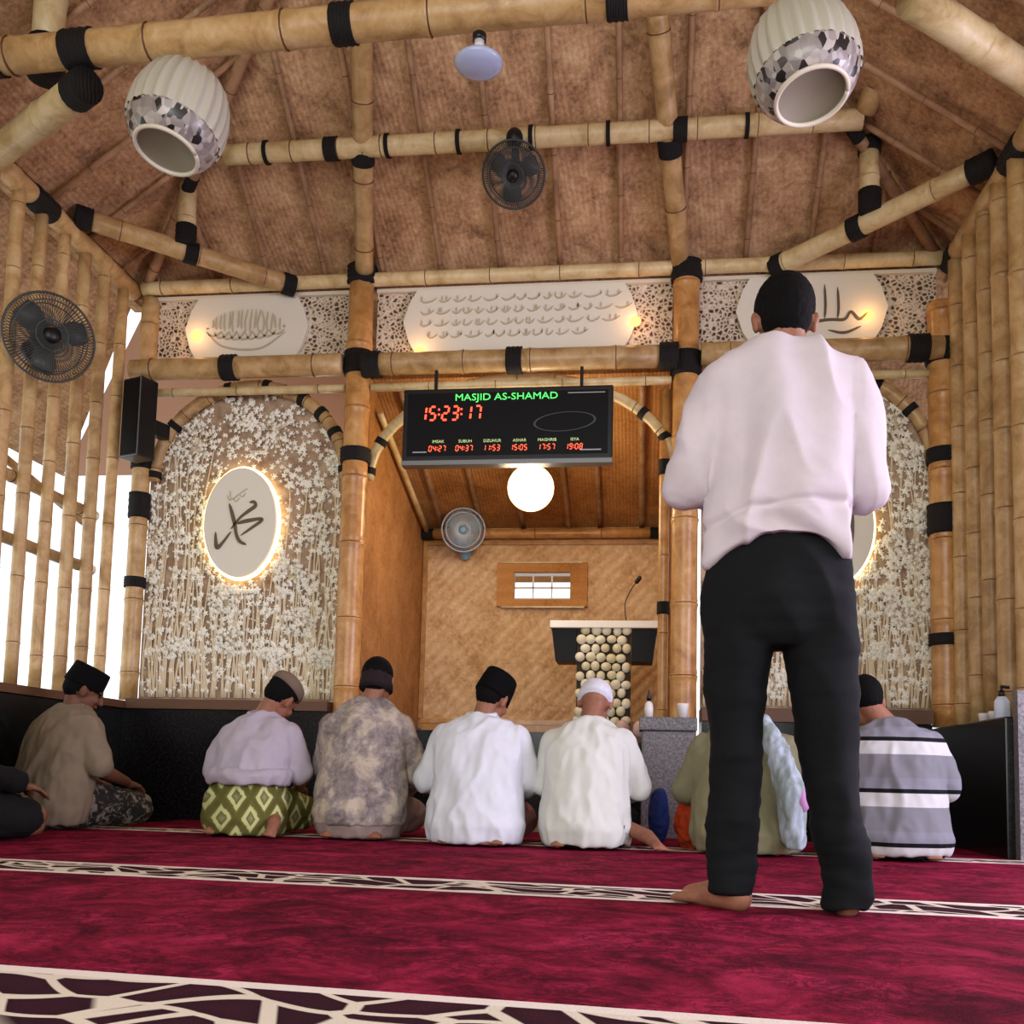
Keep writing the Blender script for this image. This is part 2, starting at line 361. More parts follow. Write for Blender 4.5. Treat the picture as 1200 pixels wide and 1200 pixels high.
bm = bmesh.new(); box(bm, (NX0-.1, 6.56, -.012), (NX0+.03, NY, .718)); box(bm, (NX1-.03, 6.56, -.012), (NX1+.1, NY, .718)); box(bm, (NX0-.1, NY-.04, -.012), (NX1+.1, NY+.1, .70)); struct('wall_niche_base', bm, GRAN)
# niche back wall with window hole
wx0, wx1, wz0, wz1 = -1.07, -.60, 1.80, 2.03
bm = bmesh.new()
for a, b in (((NX0, .702), (wx0, 2.45)), ((wx1, .702), (NX1, 2.45)), ((wx0, .702), (wx1, wz0)), ((wx0, wz1), (wx1, 2.45))): box(bm, (a[0], NY, a[1]), (b[0], NY+.06, b[1]))
struct('wall_niche_back', bm, MAT_NICHE)
bm = bmesh.new()
for a, b in (((wx0-.14, wz0-.06), (wx0, wz1+.08)), ((wx1, wz0-.06), (wx1+.14, wz1+.08)), ((wx0, wz0-.06), (wx1, wz0)), ((wx0, wz1), (wx1, wz1+.08))): box(bm, (a[0], NY-.04, a[1]), (b[0], NY-.001, b[1]))
wn = struct('window_1', bm, WOOD)
bm = bmesh.new(); box(bm, (wx0-.1, NY-.055, wz1+.07), (wx1+.1, NY-.04, wz1+.085)); box(bm, (wx0-.1, NY-.055, wz0-.075), (wx1+.12, NY-.04, wz0-.06)); mk('window_moulding', bm, BAMP, wn)
bm = bmesh.new(); box(bm, (wx0, NY+.01, wz0), (wx1, NY+.05, wz0+.02)); box(bm, (wx0, NY+.01, wz1-.02), (wx1, NY+.05, wz1))
for k in (1, 2): box(bm, (wx0+(wx1-wx0)*k/3-.006, NY+.02, wz0), (wx0+(wx1-wx0)*k/3+.006, NY+.04, wz1))
box(bm, (wx0, NY+.02, wz0+.10), (wx1, NY+.04, wz0+.115)); mk('window_frame', bm, WHITE, wn)
bm = bmesh.new(); box(bm, (NX0+.02, NY-.025, .702), (NX1-.02, NY-.002, .80)); box(bm, (NX0+.02, NY-.035, .76), (NX1-.02, NY-.025, .775)); struct('trim_4', bm, BAMO)
bm = bmesh.new(); box(bm, (NX0+.005, NY-.03, .80), (NX0+.04, NY-.002, 2.3)); box(bm, (NX1-.04, NY-.03, .80), (NX1-.005, NY-.002, 2.3)); box(bm, (NX0+.04, NY-.03, 2.262), (NX1-.04, NY-.002, 2.3)); struct('trim_5', bm, BAMO)
# lean-to roof of the niche with ribs
M_N0, M_N1 = (6.56, 3.02), (8.42, 2.30)
bm = bmesh.new()
vs = [bm.verts.new(p) for p in ((NX0-.1, 6.56, 3.02), (NX1+.1, 6.56, 3.02), (NX1+.1, 9.15, 2.11), (NX0-.1, 9.15, 2.11))]; up = [bm.verts.new(v.co+Vector((0, 0, .05))) for v in vs]
bm.faces.new(vs); bm.faces.new(up[::-1])
for k in range(4): bm.faces.new((vs[k], up[k], up[(k+1) % 4], vs[(k+1) % 4]))
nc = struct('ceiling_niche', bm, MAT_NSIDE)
for x in (-1.68, -1.35, -1.0, -.62, -.36, -.02):
    bm = bmesh.new(); bamboo_bm(bm, [(x, 6.6, 2.985), (x, 8.28, 2.40)], .022, 8); mk('batten', bm, BATT, nc, True, [BATT, NODE])

# ------------------------------------------------------------------ carpet rows
CA = math.radians(-4.5)
def carpet(v0, v1, x0, x1, stripes, label, z=.012):
    bm = bmesh.new(); n = 40; T = [[bm.verts.new((x0+(x1-x0)*i/n, v, z)) for v in (v0+.004, (v0+v1)/2, v1-.004)] for i in range(n+1)]
    for a, b in zip(T, T[1:]):
        for k in range(2): bm.faces.new((a[k], b[k], b[k+1], a[k+1]))
    r = bmesh.ops.extrude_face_region(bm, geom=bm.faces[:]); 
    for e in r['geom']:
        if isinstance(e, bmesh.types.BMVert): e.co.z = -.008
    o = mk('prayer_carpet', bm, carpet_mat(stripes)); o.rotation_euler = (0, 0, CA); return tag(o, label, 'carpet')
carpet(-.6, 1.535, -3.0, 1.9, [(1.13, 1.535), ], 'red prayer carpet nearest the camera, ending in a broad dark leaf-scroll border')
carpet(1.535, 3.19, -3.2, 1.9, [(2.85, 3.19)], 'red mottled prayer carpet under the bare feet of the standing man')
carpet(3.19, 4.86, -3.35, 1.85, [], 'plain dark red carpet strip between the scroll border and the sitting row')
carpet(4.86, 6.05, -3.4, 1.65, [(4.86, 5.1)], 'red carpet row the kneeling men sit on, below the granite plinth')

# ------------------------------------------------------------------ roof
AX = (XL+XR)/2; HW = (XR-XL)/2; APY = EY-HW; RZ = EZ+PITCH*HW; OH = 1.3
def roof_slope(name, P, m):
    bm = bmesh.new(); n = (Vector(P[1])-Vector(P[0])).cross(Vector(P[2])-Vector(P[0])).normalized()
    if n.z < 0: n = -n
    A = [bm.verts.new(p) for p in P]; B = [bm.verts.new(Vector(p)+n*.06) for p in P]; bm.faces.new(A); bm.faces.new(B[::-1])
    for k in range(len(P)): bm.faces.new((A[k], B[k], B[(k+1) % len(P)], A[(k+1) % len(P)]))
    return struct(name, bm, m)
cb = roof_slope('ceiling', [(XL, EY, EZ+.07), (XR, EY, EZ+.07), (AX, APY, RZ+.07)], MAT_ROOF)
cl = roof_slope('ceiling_left', [(XL, -3, EZ+.07), (XL, EY, EZ+.07), (AX, APY, RZ+.07), (AX, -3, RZ+.07)], MAT_ROOF)
cr = roof_slope('ceiling_right', [(XR, -3, EZ+.07), (XR, EY, EZ+.07), (AX, APY, RZ+.07), (AX, -3, RZ+.07)], MAT_ROOF)
dz = OH*PITCH
roof_slope('ceiling_eave_left', [(XL-.02, -3, EZ+.05), (XL-.02, EY, EZ+.05), (XL-OH, EY+OH, EZ+.05-dz), (XL-OH, -3, EZ+.05-dz)], MAT_ROOF)
roof_slope('ceiling_eave_right', [(XR+.02, -3, EZ+.05), (XR+.02, EY, EZ+.05), (XR+OH, EY+OH, EZ+.05-dz), (XR+OH, -3, EZ+.05-dz)], MAT_ROOF)
PK = MT('pinkish_eave_board', (206, 160, 134), .7).m
roof_slope('ceiling_eave_back_left', [(XL, EY+.1, EZ-.02), (NX0-.12, EY+.1, EZ-.02), (NX0-.12, EY+OH, EZ+.05-dz), (XL-OH, EY+OH, EZ+.05-dz)], PK)
roof_slope('ceiling_eave_back_right', [(NX1+.12, EY+.1, EZ-.02), (XR, EY+.1, EZ-.02), (XR+OH, EY+OH, EZ+.05-dz), (NX1+.12, EY+OH, EZ+.05-dz)], MAT_ROOF)
roof_slope('ceiling_eave_back_middle', [(NX0-.12, EY+.12, EZ-.02), (NX1+.12, EY+.12, EZ-.02), (NX1+.12, EY+.72, EZ-.42), (NX0-.12, EY+.72, EZ-.42)], MAT_ROOF)
bm = bmesh.new(); box(bm, (XL-.02, EY-.02, 3.565), (XR+.02, EY+.12, 3.72)); struct('wall_back_top', bm, MAT_ROOF)
bm = bmesh.new(); box(bm, (XL-.10, -3, 3.54), (XL-.02, EY+.12, 3.70)); struct('wall_left_top', bm, MAT_ROOF)
bm = bmesh.new(); box(bm, (XR+.02, -3, 3.54), (XR+.10, EY+.12, 3.70)); struct('wall_right_top', bm, MAT_ROOF)
# battens on the slopes
x = XL+.16
while x < XR-.1:
    hgt = HW-abs(x-AX)
    if hgt > .15:
        bm = bmesh.new(); bamboo_bm(bm, [(x, EY-.02, EZ+.03), (x, EY-hgt, EZ+.03+PITCH*hgt)], .018, 8); mk('batten', bm, BATT, cb, True, [BATT, NODE])
    x += .395
y = EY-.3
while y > 1.2:
    for c, X0, s in ((cl, XL, 1), (cr, XR, -1)):
        hgt = min(HW, EY-y)
        bm = bmesh.new(); bamboo_bm(bm, [(X0+s*.02, y, EZ+.03), (X0+s*hgt, y, EZ+.03+PITCH*hgt)], .018, 8); mk('batten', bm, BATT, c, True, [BATT, NODE])
    y -= .42
# ------------------------------------------------------------------ bamboo frame
def thing_pole(name, p0, p1, r, label, cat, **k): return pole(name, p0, p1, r, label, cat, **k)
# wall columns
thing_pole('bamboo_column', (-1.88, 6.3, 0), (-1.88, 6.3, 3.66), .082, 'thick bamboo column at the left side of the prayer niche', 'column', m=BAMO, lash=[(.99, .06), (.825, .075), (.655, .045)], lr=1.2)
thing_pole('bamboo_column', (.25, 6.3, 0), (.25, 6.3, 3.6), .082, 'thick bamboo column at the right side of the niche, partly hidden behind the standing man', 'column', m=BAMO, lash=[(.99, .06), (.82, .075)], lr=1.2)
thing_pole('bamboo_column', (.125, 6.42, 0.0), (.125, 6.42, 2.84), .034, 'thinner bamboo column standing just left of the right niche column', 'column', m=BAMO, lash=[(.82, .05), (.5, .04)])
thing_pole('bamboo_column', (-3.39, 6.36, .785), (-3.39, 6.36, 3.55), .06, 'bamboo corner column left of the left floral panel with black wrapped joints', 'column', m=BAM, lash=[(.585, .05), (.475, .085), (.285, .035)])
thing_pole('bamboo_column', (1.80, 6.3, .69), (1.80, 6.3, 3.3), .085, 'bamboo corner column right of the right floral panel with black wrapped joints', 'column', m=BAMO, lash=[(.88, .07), (.63, .045), (.48, .09), (.2, .035)])
# frieze-bottom beams
thing_pole('bamboo_beam', (-3.42, 6.22, 2.99), (-1.97, 6.22, 2.99), .072, 'horizontal bamboo beam above the left floral panel', 'beam', lash=[(.47, .05)])
thing_pole('bamboo_beam', (-1.79, 6.22, 2.985), (.16, 6.22, 2.985), .072, 'horizontal bamboo beam above the black prayer time board', 'beam', lash=[(.01, .06), (.49, .05), (.99, .06)])
thing_pole('bamboo_beam', (.34, 6.22, 2.99), (1.78, 6.22, 2.99), .072, 'horizontal bamboo beam above the right floral panel behind the standing man', 'beam', lash=[(.9, .06)])
for a, b, lb, zz in ((-3.38, -1.97, 'pale thin rail under the beam over the left floral panel', 2.86), (-1.79, .16, 'pale thin rail behind the top of the black prayer time board', 2.86), (.34, 1.72, 'pale thin rail under the beam over the right floral panel', 2.86)):
    thing_pole('bamboo_rail', (a, 6.3, zz), (b, 6.3, zz), .028, lb, 'rail', m=BAMP, step=.5)
# top plate over frieze
thing_pole('bamboo_rail', (-3.42, 6.30, 3.60), (1.80, 6.30, 3.60), .045, 'long thin bamboo top plate running along above the calligraphy frieze', 'rail', m=BAMP, step=.45)
# rafters on the back slope
L1, L0 = onslope(423, -40, .08), onslope(427, 322, .08)
thing_pole('bamboo_rafter', L0, L1, .06, 'thick bamboo rafter rising over the ceiling above the left niche column', 'rafter', lash=[(.44, .05), (.0, .03)])
R1, R0 = onslope(765, -40, .08), onslope(799, 318, .08)
thing_pole('bamboo_rafter', R0, R1, .06, 'thick bamboo rafter rising over the ceiling above the right niche column', 'rafter', lash=[(.46, .05), (.0, .03)])
# purlin
P0, P1 = Vector((-2.56, 5.60, 4.07)), Vector((1.19, 5.60, 4.07))
thing_pole('bamboo_purlin', P0, P1, .058, 'long horizontal bamboo purlin crossing the ceiling, carrying the middle fan', 'purlin', m=BAMP, step=.31, lash=[(.178, .04), (.73, .04)]+[(f, .012) for f in (.07, .27, .385, .5, .62, .83)])
# side wall top plates
thing_pole('bamboo_beam', (XL, -1.5, EZ-.02), (XL, 6.3, EZ-.02), .06, 'bamboo top plate along the left slatted screen', 'beam', lash=[(.86, .1)])
thing_pole('bamboo_beam', (XR, -1.5, EZ-.02), (XR, 6.3, EZ-.02), .06, 'bamboo top plate along the right slatted screen', 'beam', lash=[(.86, .1), (.995, .08)], m=BAM)
# corner ties
thing_pole('bamboo_tie', (XL+.06, 5.50, EZ+.06), (-2.36, 6.30, EZ-.02), .06, 'diagonal bamboo tie across the back left ceiling corner', 'tie beam', m=BAM, lash=[(.02, .05), (.5, .04), (.98, .04)])
thing_pole('bamboo_tie', (XR-.06, 5.42, EZ+.06), (.80, 6.30, EZ-.02), .06, 'diagonal bamboo tie across the back right ceiling corner', 'tie beam', m=BAMP, lash=[(.03, .07), (.58, .04), (.98, .04)])
thing_pole('bamboo_stub_post', (-2.90, 5.83, EZ+.08), (-2.90, 5.83, 4.03), .055, 'short upright bamboo post on the left corner tie', 'post', m=BAMP, lash=[(.05, .06)])
thing_pole('bamboo_stub_post', (1.27, 5.80, EZ+.08), (1.27, 5.80, 4.04), .055, 'short upright bamboo post on the right corner tie', 'post', m=BAMP, lash=[(.05, .06), (.97, .04)])
# hip rafters
def hip(k, s, off=.1): X0 = XL if s > 0 else XR; return Vector((X0+s*k, EY-k, EZ+PITCH*k-off))
thing_pole('bamboo_hip_rafter', hip(.1, 1, .04), hip(2.5, 1, .04), .034, 'dark bamboo hip rafter in the left ceiling corner', 'rafter', m=BATT, lash=[(.22, .05)])
thing_pole('bamboo_hip_rafter', hip(.1, -1, .04), hip(2.5, -1, .04), .034, 'thin dark bamboo hip rafter in the right ceiling corner', 'rafter', m=BATT, lash=[(.25, .05)])
# foreground ring beam
ring = thing_pole('bamboo_ring_beam', (XL, 4.13, EZ+.03), (XR, 3.97, EZ+.03), .078, 'big bamboo ring beam crossing the top of the picture in front of the ceiling', 'beam', m=BAM, step=.62, lash=[(.085, .035), (.165, .07), (.401, .05), (.625, .045)], lr=1.08)
thing_pole('bamboo_tie', (-2.60, 4.14, EZ-.13), (-3.46, 4.74, EZ-.03), .074, 'pale thick bamboo tie lashed under the ring beam at the upper left', 'tie beam', m=BAMP, step=.5, lash=[(.02, .06)], lr=1.08)
thing_pole('bamboo_tie', (1.06, 4.06, EZ-.04), (1.84, 4.70, EZ-.04), .076, 'pale thick bamboo tie at the upper right edge of the picture', 'tie beam', m=BAMP, step=.5)
thing_pole('bamboo_stub_post', (-2.90, 4.30, EZ+.08), (-2.90, 4.30, 4.2), .075, 'short upright bamboo post above the ring beam in the upper left corner', 'post', m=BAMP, lash=[(.12, .09)])
a = atY(1025, 115, 5.6); b = atY(1085, -15, 5.2)
thing_pole('bamboo_brace', (1.2, 5.58, 4.1), (1.36, 5.1, 4.46), .06, 'short slanting bamboo brace rising from the right end of the purlin', 'brace', lash=[(.3, .02)])

# slatted side screens
def screen(X, ys, label, m, r, z0=.77, z1=EZ-.05, jit=0, two=False):
    e = empty('slatted_screen', (X, sum(ys)/len(ys), z0), 0, label, 'screen')
    for i, y in enumerate(ys):
        bm = bmesh.new(); dx = (jit if i % 2 else 0); rr = r*random.uniform(.92, 1.1)
        bamboo_bm(bm, [(dx, y-e.location.y+random.uniform(-.01, .01), 0), (dx, y-e.location.y+random.uniform(-.012, .012), z1-z0)], rr, 12, .42); mk('slat', bm, m, e, True, [m, NODE])
    for zz in ((1.62, 1.98) if not two else (1.9,)):
        bm = bmesh.new(); bamboo_bm(bm, [((-.1 if X < 0 else .12), ys[0]-e.location.y, zz-z0), ((-.1 if X < 0 else .12), ys[-1]-e.location.y, zz-z0)], .035, 10); mk('cross_rail', bm, m, e, True, [m, NODE])
    return e
ys = []; y = 6.16
while y > -1.4: ys.append(y); y -= .232
sc = screen(XL, ys, 'open bamboo slatted screen of the left side wall with daylight behind', BAM, .037)
bm = bmesh.new(); bamboo_bm(bm, [(-.16, 6.2-sc.location.y, 1.15), (-.16, 3.0-sc.location.y, 1.75)], .025, 8); mk('slanting_rail', bm, BAM, sc, True, [BAM, NODE])
ys = [6.2-k*.125 for k in range(10)]
screen(XR, ys, 'dense bamboo slatted screen of the right side wall above the black granite block', BAM, .056, .685, EZ-.05, .06, True)

# ------------------------------------------------------------------ curved bamboo arches
def arc_pts(x0, x1, z0, ztop, y, n=22, a0=0, a1=180, p=1.0):
    cx, hw = (x0+x1)/2, (x1-x0)/2
    return [(cx-hw*math.cos(math.radians(a0+(a1-a0)*k/n)), y, z0+(ztop-z0)*math.sin(math.radians(a0+(a1-a0)*k/n))**p) for k in range(n+1)]
ar = pole('bamboo_arch', None, None, .042, 'bent bamboo arch around the top of the left floral panel', 'arch', BAM, [(f, .022) for f in (.02, .2, .42, .55, .68, .76, .84, .97)], pts=arc_pts(-3.32, -1.97, 2.28, 2.93, 6.40), step=.2)
ar = pole('bamboo_arch', None, None, .042, 'bent bamboo arch around the top of the right floral panel', 'arch', BAM, [(f, .022) for f in (.2, .42, .55, .68, .8, .97)], pts=arc_pts(.36, 1.78, 2.28, 2.93, 6.40), step=.2)
ar = pole('bamboo_arch', None, None, .035, 'bent bamboo arch across the niche opening, mostly behind the time board', 'arch', BAMP, [(f, .022) for f in (.02, .10, .82, .9, .98)], pts=arc_pts(-1.82, .2, 2.28, 2.95, 6.42), step=.25)
pole('bamboo_brace', (-1.81, 6.62, 2.80), (-1.80, 8.18, 2.36), .022, 'thin bamboo brace along the left edge of the niche ceiling', 'brace', BAMP)
pole('bamboo_purlin', (NX0+.03, NY-.09, 2.34), (NX1-.03, NY-.09, 2.34), .04, 'bamboo pole along the top of the niche back wall', 'purlin', BAMO, [(.01, .05), (.99, .06)])

# ------------------------------------------------------------------ strokes / lettering
def strokes(bm, S_, y0, th, wpen, M=None, n=8):
    """flat relief pen strokes in XZ plane; S_: lists of (x,z[,w])"""
    for st in S_:
        pts = [Vector((p[0], p[1], (p[2] if len(p) > 2 else 1))) for p in st]; P = bezier(pts, n)
        # P.z holds width factor
        L, R = [], []
        for i, p in enumerate(P):
            a, b = P[max(i-1, 0)], P[min(i+1, len(P)-1)]; d = Vector((b.x-a.x, b.y-a.y))
            if d.length < 1e-7: d = Vector((1, 0))
            d.normalize(); nrm = Vector((-d.y, d.x)); ends = min(1, .25+min(i, len(P)-1-i)/3)
            hw = wpen*max(p.z, .15)*ends; L.append((p.x+nrm.x*hw, p.y+nrm.y*hw)); R.append((p.x-nrm.x*hw, p.y-nrm.y*hw))
        A = [[bm.verts.new((q[0], yy, q[1])) for q in side] for yy in (y0-th, y0) for side in (L, R)]
        for k in range(len(P)-1):
            for a, b in ((0, 1), (1, 3), (3, 2), (2, 0)): bm.faces.new((A[a][k], A[a][k+1], A[b][k+1], A[b][k]))
        for k in (0, len(P)-1): bm.faces.new((A[0][k], A[1][k], A[3][k], A[2][k]))
    if M:
        for v in bm.verts: v.co = M @ v.co
def textmesh(body, size, m, name, parent, loc, depth=.002, shear=0, sx=1, align='CENTER'):
    c = bpy.data.curves.new(name, 'FONT'); c.body = body; c.size = size; c.extrude = depth; c.shear = shear; c.align_x = align; c.resolution_u = 3
    t_ = bpy.data.objects.new('tmp', c); COL.objects.link(t_); bpy.context.view_layer.update()
    me = bpy.data.meshes.new_from_object(t_.evaluated_get(bpy.context.evaluated_depsgraph_get())); bpy.data.objects.remove(t_)
    me.transform(Matrix.Rotation(PI/2, 4, 'X') @ Matrix.Diagonal((sx, 1, 1, 1))); me.materials.clear(); me.materials.append(m)
    o = bpy.data.objects.new(name, me); COL.objects.link(o); o.parent = parent; o.location = loc; return o

# ------------------------------------------------------------------ frieze panels
def frieze(x0, x1, z0, z1, plate, spots, label, kind):
    cx, cz = (x0+x1)/2, (z0+z1)/2; e = empty('calligraphy_frieze', (cx, 6.38, z0), 0, label, 'wall panel'); Y0 = 0
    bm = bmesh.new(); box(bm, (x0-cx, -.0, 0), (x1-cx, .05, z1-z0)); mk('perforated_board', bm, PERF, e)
    h = z1-z0; a, b = plate[0]-cx, plate[1]-cx; ch = .10
    out = [(a+ch*.6, .02), (b-ch*.6, .02), (b-ch*.1, h*.22), (b+.03, h*.5), (b-ch*.1, h*.78), (b-ch*.6, h-.02), (a+ch*.6, h-.02), (a+ch*.1, h*.78), (a-.03, h*.5), (a+ch*.1, h*.22)]
    bm = bmesh.new(); prism(bm, out, -.035, -.001); mk('cream_plate', bm, PLATE, e)
    bm = bmesh.new(); c = (a+b)/2; rnd = random.Random(int(x0*100))
    if kind == 'oval':
        S_ = []
        for k in range(19):       # tall uprights in an oval field
            u = -1+2*k/18; hh = math.sqrt(max(0, 1-u*u)); X = c+u*.27
            S_.append([(X, h*.5-hh*.02+rnd.uniform(-.02, .02), .7), (X+rnd.uniform(-.008, .008), h*.5+.04*hh, 1), (X+rnd.uniform(-.012, .012), h*.5+hh*.13, .6)])
        for k in range(9):
            u = -.85+1.7*k/8; hh = math.sqrt(1-u*u*.9); X = c+u*.26
            S_.append([(X+.05, h*.5-.02, .8), (X+.02, h*.5-.06*hh-.01, 1.1), (X-.03, h*.5-.08*hh, 1.2), (X-.06, h*.5-.03*hh, .6)])
        S_.append([(c-.28, h*.45, .7), (c-.15, h*.5-.13, 1.1), (c+.1, h*.5-.15, 1.1), (c+.28, h*.5-.04, .7)])
        strokes(bm, S_, -.035, .006, .006)
        mk('calligraphy', bm, INKF, e)
    elif kind == 'lines':
        S_ = []
        for r_ in range(4):
            zz = h*(.80-.17*r_); X = c-.66+(.05 if r_ == 3 else 0)
            while X < c+.66-(.2 if r_ == 3 else 0):
                L = rnd.uniform(.05, .12); S_.append([(X, zz+rnd.uniform(-.005, .01), .8), (X+L*.3, zz-.014, 1.1), (X+L*.7, zz-.006, 1), (X+L, zz+.016, .7)])
                for q in range(rnd.randint(1, 2)): xx = X+L*rnd.random(); S_.append([(xx, zz-.004, .8), (xx+.002, zz+.014, 1), (xx+.004, zz+.03, .6)])
                X += L+rnd.uniform(.008, .02)
        strokes(bm, S_, -.035, .006, .0052, n=4); mk('verse_lettering', bm, INKF, e)
    else:
        S_ = [[(c+.08, h*.36, .8), (c+.085, h*.55, 1), (c+.08, h*.82, .8)], [(c+.16, h*.36, .8), (c+.165, h*.52, 1), (c+.16, h*.78, .8)], [(c-.02, h*.36, .8), (c-.015, h*.55, 1), (c-.02, h*.8, .8)], [(c-.12, h*.36, .8), (c-.12, h*.55, 1), (c-.12, h*.8, .8)],
              [(c+.34, h*.42, .7), (c+.29, h*.34, 1.1), (c+.24, h*.44, 1), (c+.2, h*.34, 1.1), (c+.1, h*.34, 1.1), (c-.1, h*.3, 1.2), (c-.3, h*.36, .7)], [(c+.1, h*.2, .6), (c+.2, h*.16, 1), (c+.3, h*.24, .6)], [(c-.3, h*.5, .7), (c-.2, h*.62, 1), (c-.28, h*.7, .7)]]
        strokes(bm, S_, -.035, .006, .008); mk('calligraphy', bm, INK, e)
    for sx, sz in spots:
        bm = bmesh.new(); r = bmesh.ops.create_circle(bm, cap_ends=True, segments=20, radius=.034); 
        for v in bm.verts: v.co = Vector((v.co.x+sx-cx, -.040, v.co.y+sz-z0))
        ex = bmesh.ops.extrude_face_region(bm, geom=bm.faces[:])
        for q in ex['geom']:
            if isinstance(q, bmesh.types.BMVert): q.co.y += .012
        so = mk('spot_lamp', bm, SPOT, e); so['label'] = 'glowing orange lamp'
        l = bpy.data.lights.new('spot_glow', 'POINT'); l.energy = .7; l.color = (1, .5, .2); l.shadow_soft_size = .03
        lo = bpy.data.objects.new('spot_glow', l); COL.objects.link(lo); lo.parent = e; lo.location = (sx-cx, -.12, sz-z0)
    bm = bmesh.new()
    for q in ((0, .025), (h-.025, h)): box(bm, (x0-cx, -.03, q[0]), (x1-cx, -.0005, q[1]))
    mk('edge_moulding', bm, CREAM, e)
    return e
def X_(px, py, Y=6.35): return atY(px, py, Y).x
def Z_(px, py, Y=6.35): return atY(px, py, Y).z
frieze(-3.44, -1.97, 3.08, 3.56, (X_(222, 390), X_(356, 390)), [(X_(231, 394), Z_(231, 394))], 'carved cream frieze panel with oval calligraphy above the left floral panel', 'oval')
frieze(-1.79, .165, 3.08, 3.56, (X_(478, 375), X_(742, 370)), [(X_(492, 412), Z_(492, 412)), (X_(745, 377), Z_(745, 377))], 'long middle frieze panel with four lines of small script above the time board', 'lines')
frieze(.335, 1.79, 3.08, 3.56, (X_(868, 370), X_(1035, 370)), [(X_(1016, 370), Z_(1016, 370))], 'carved cream frieze panel behind the head of the standing man', 'word')

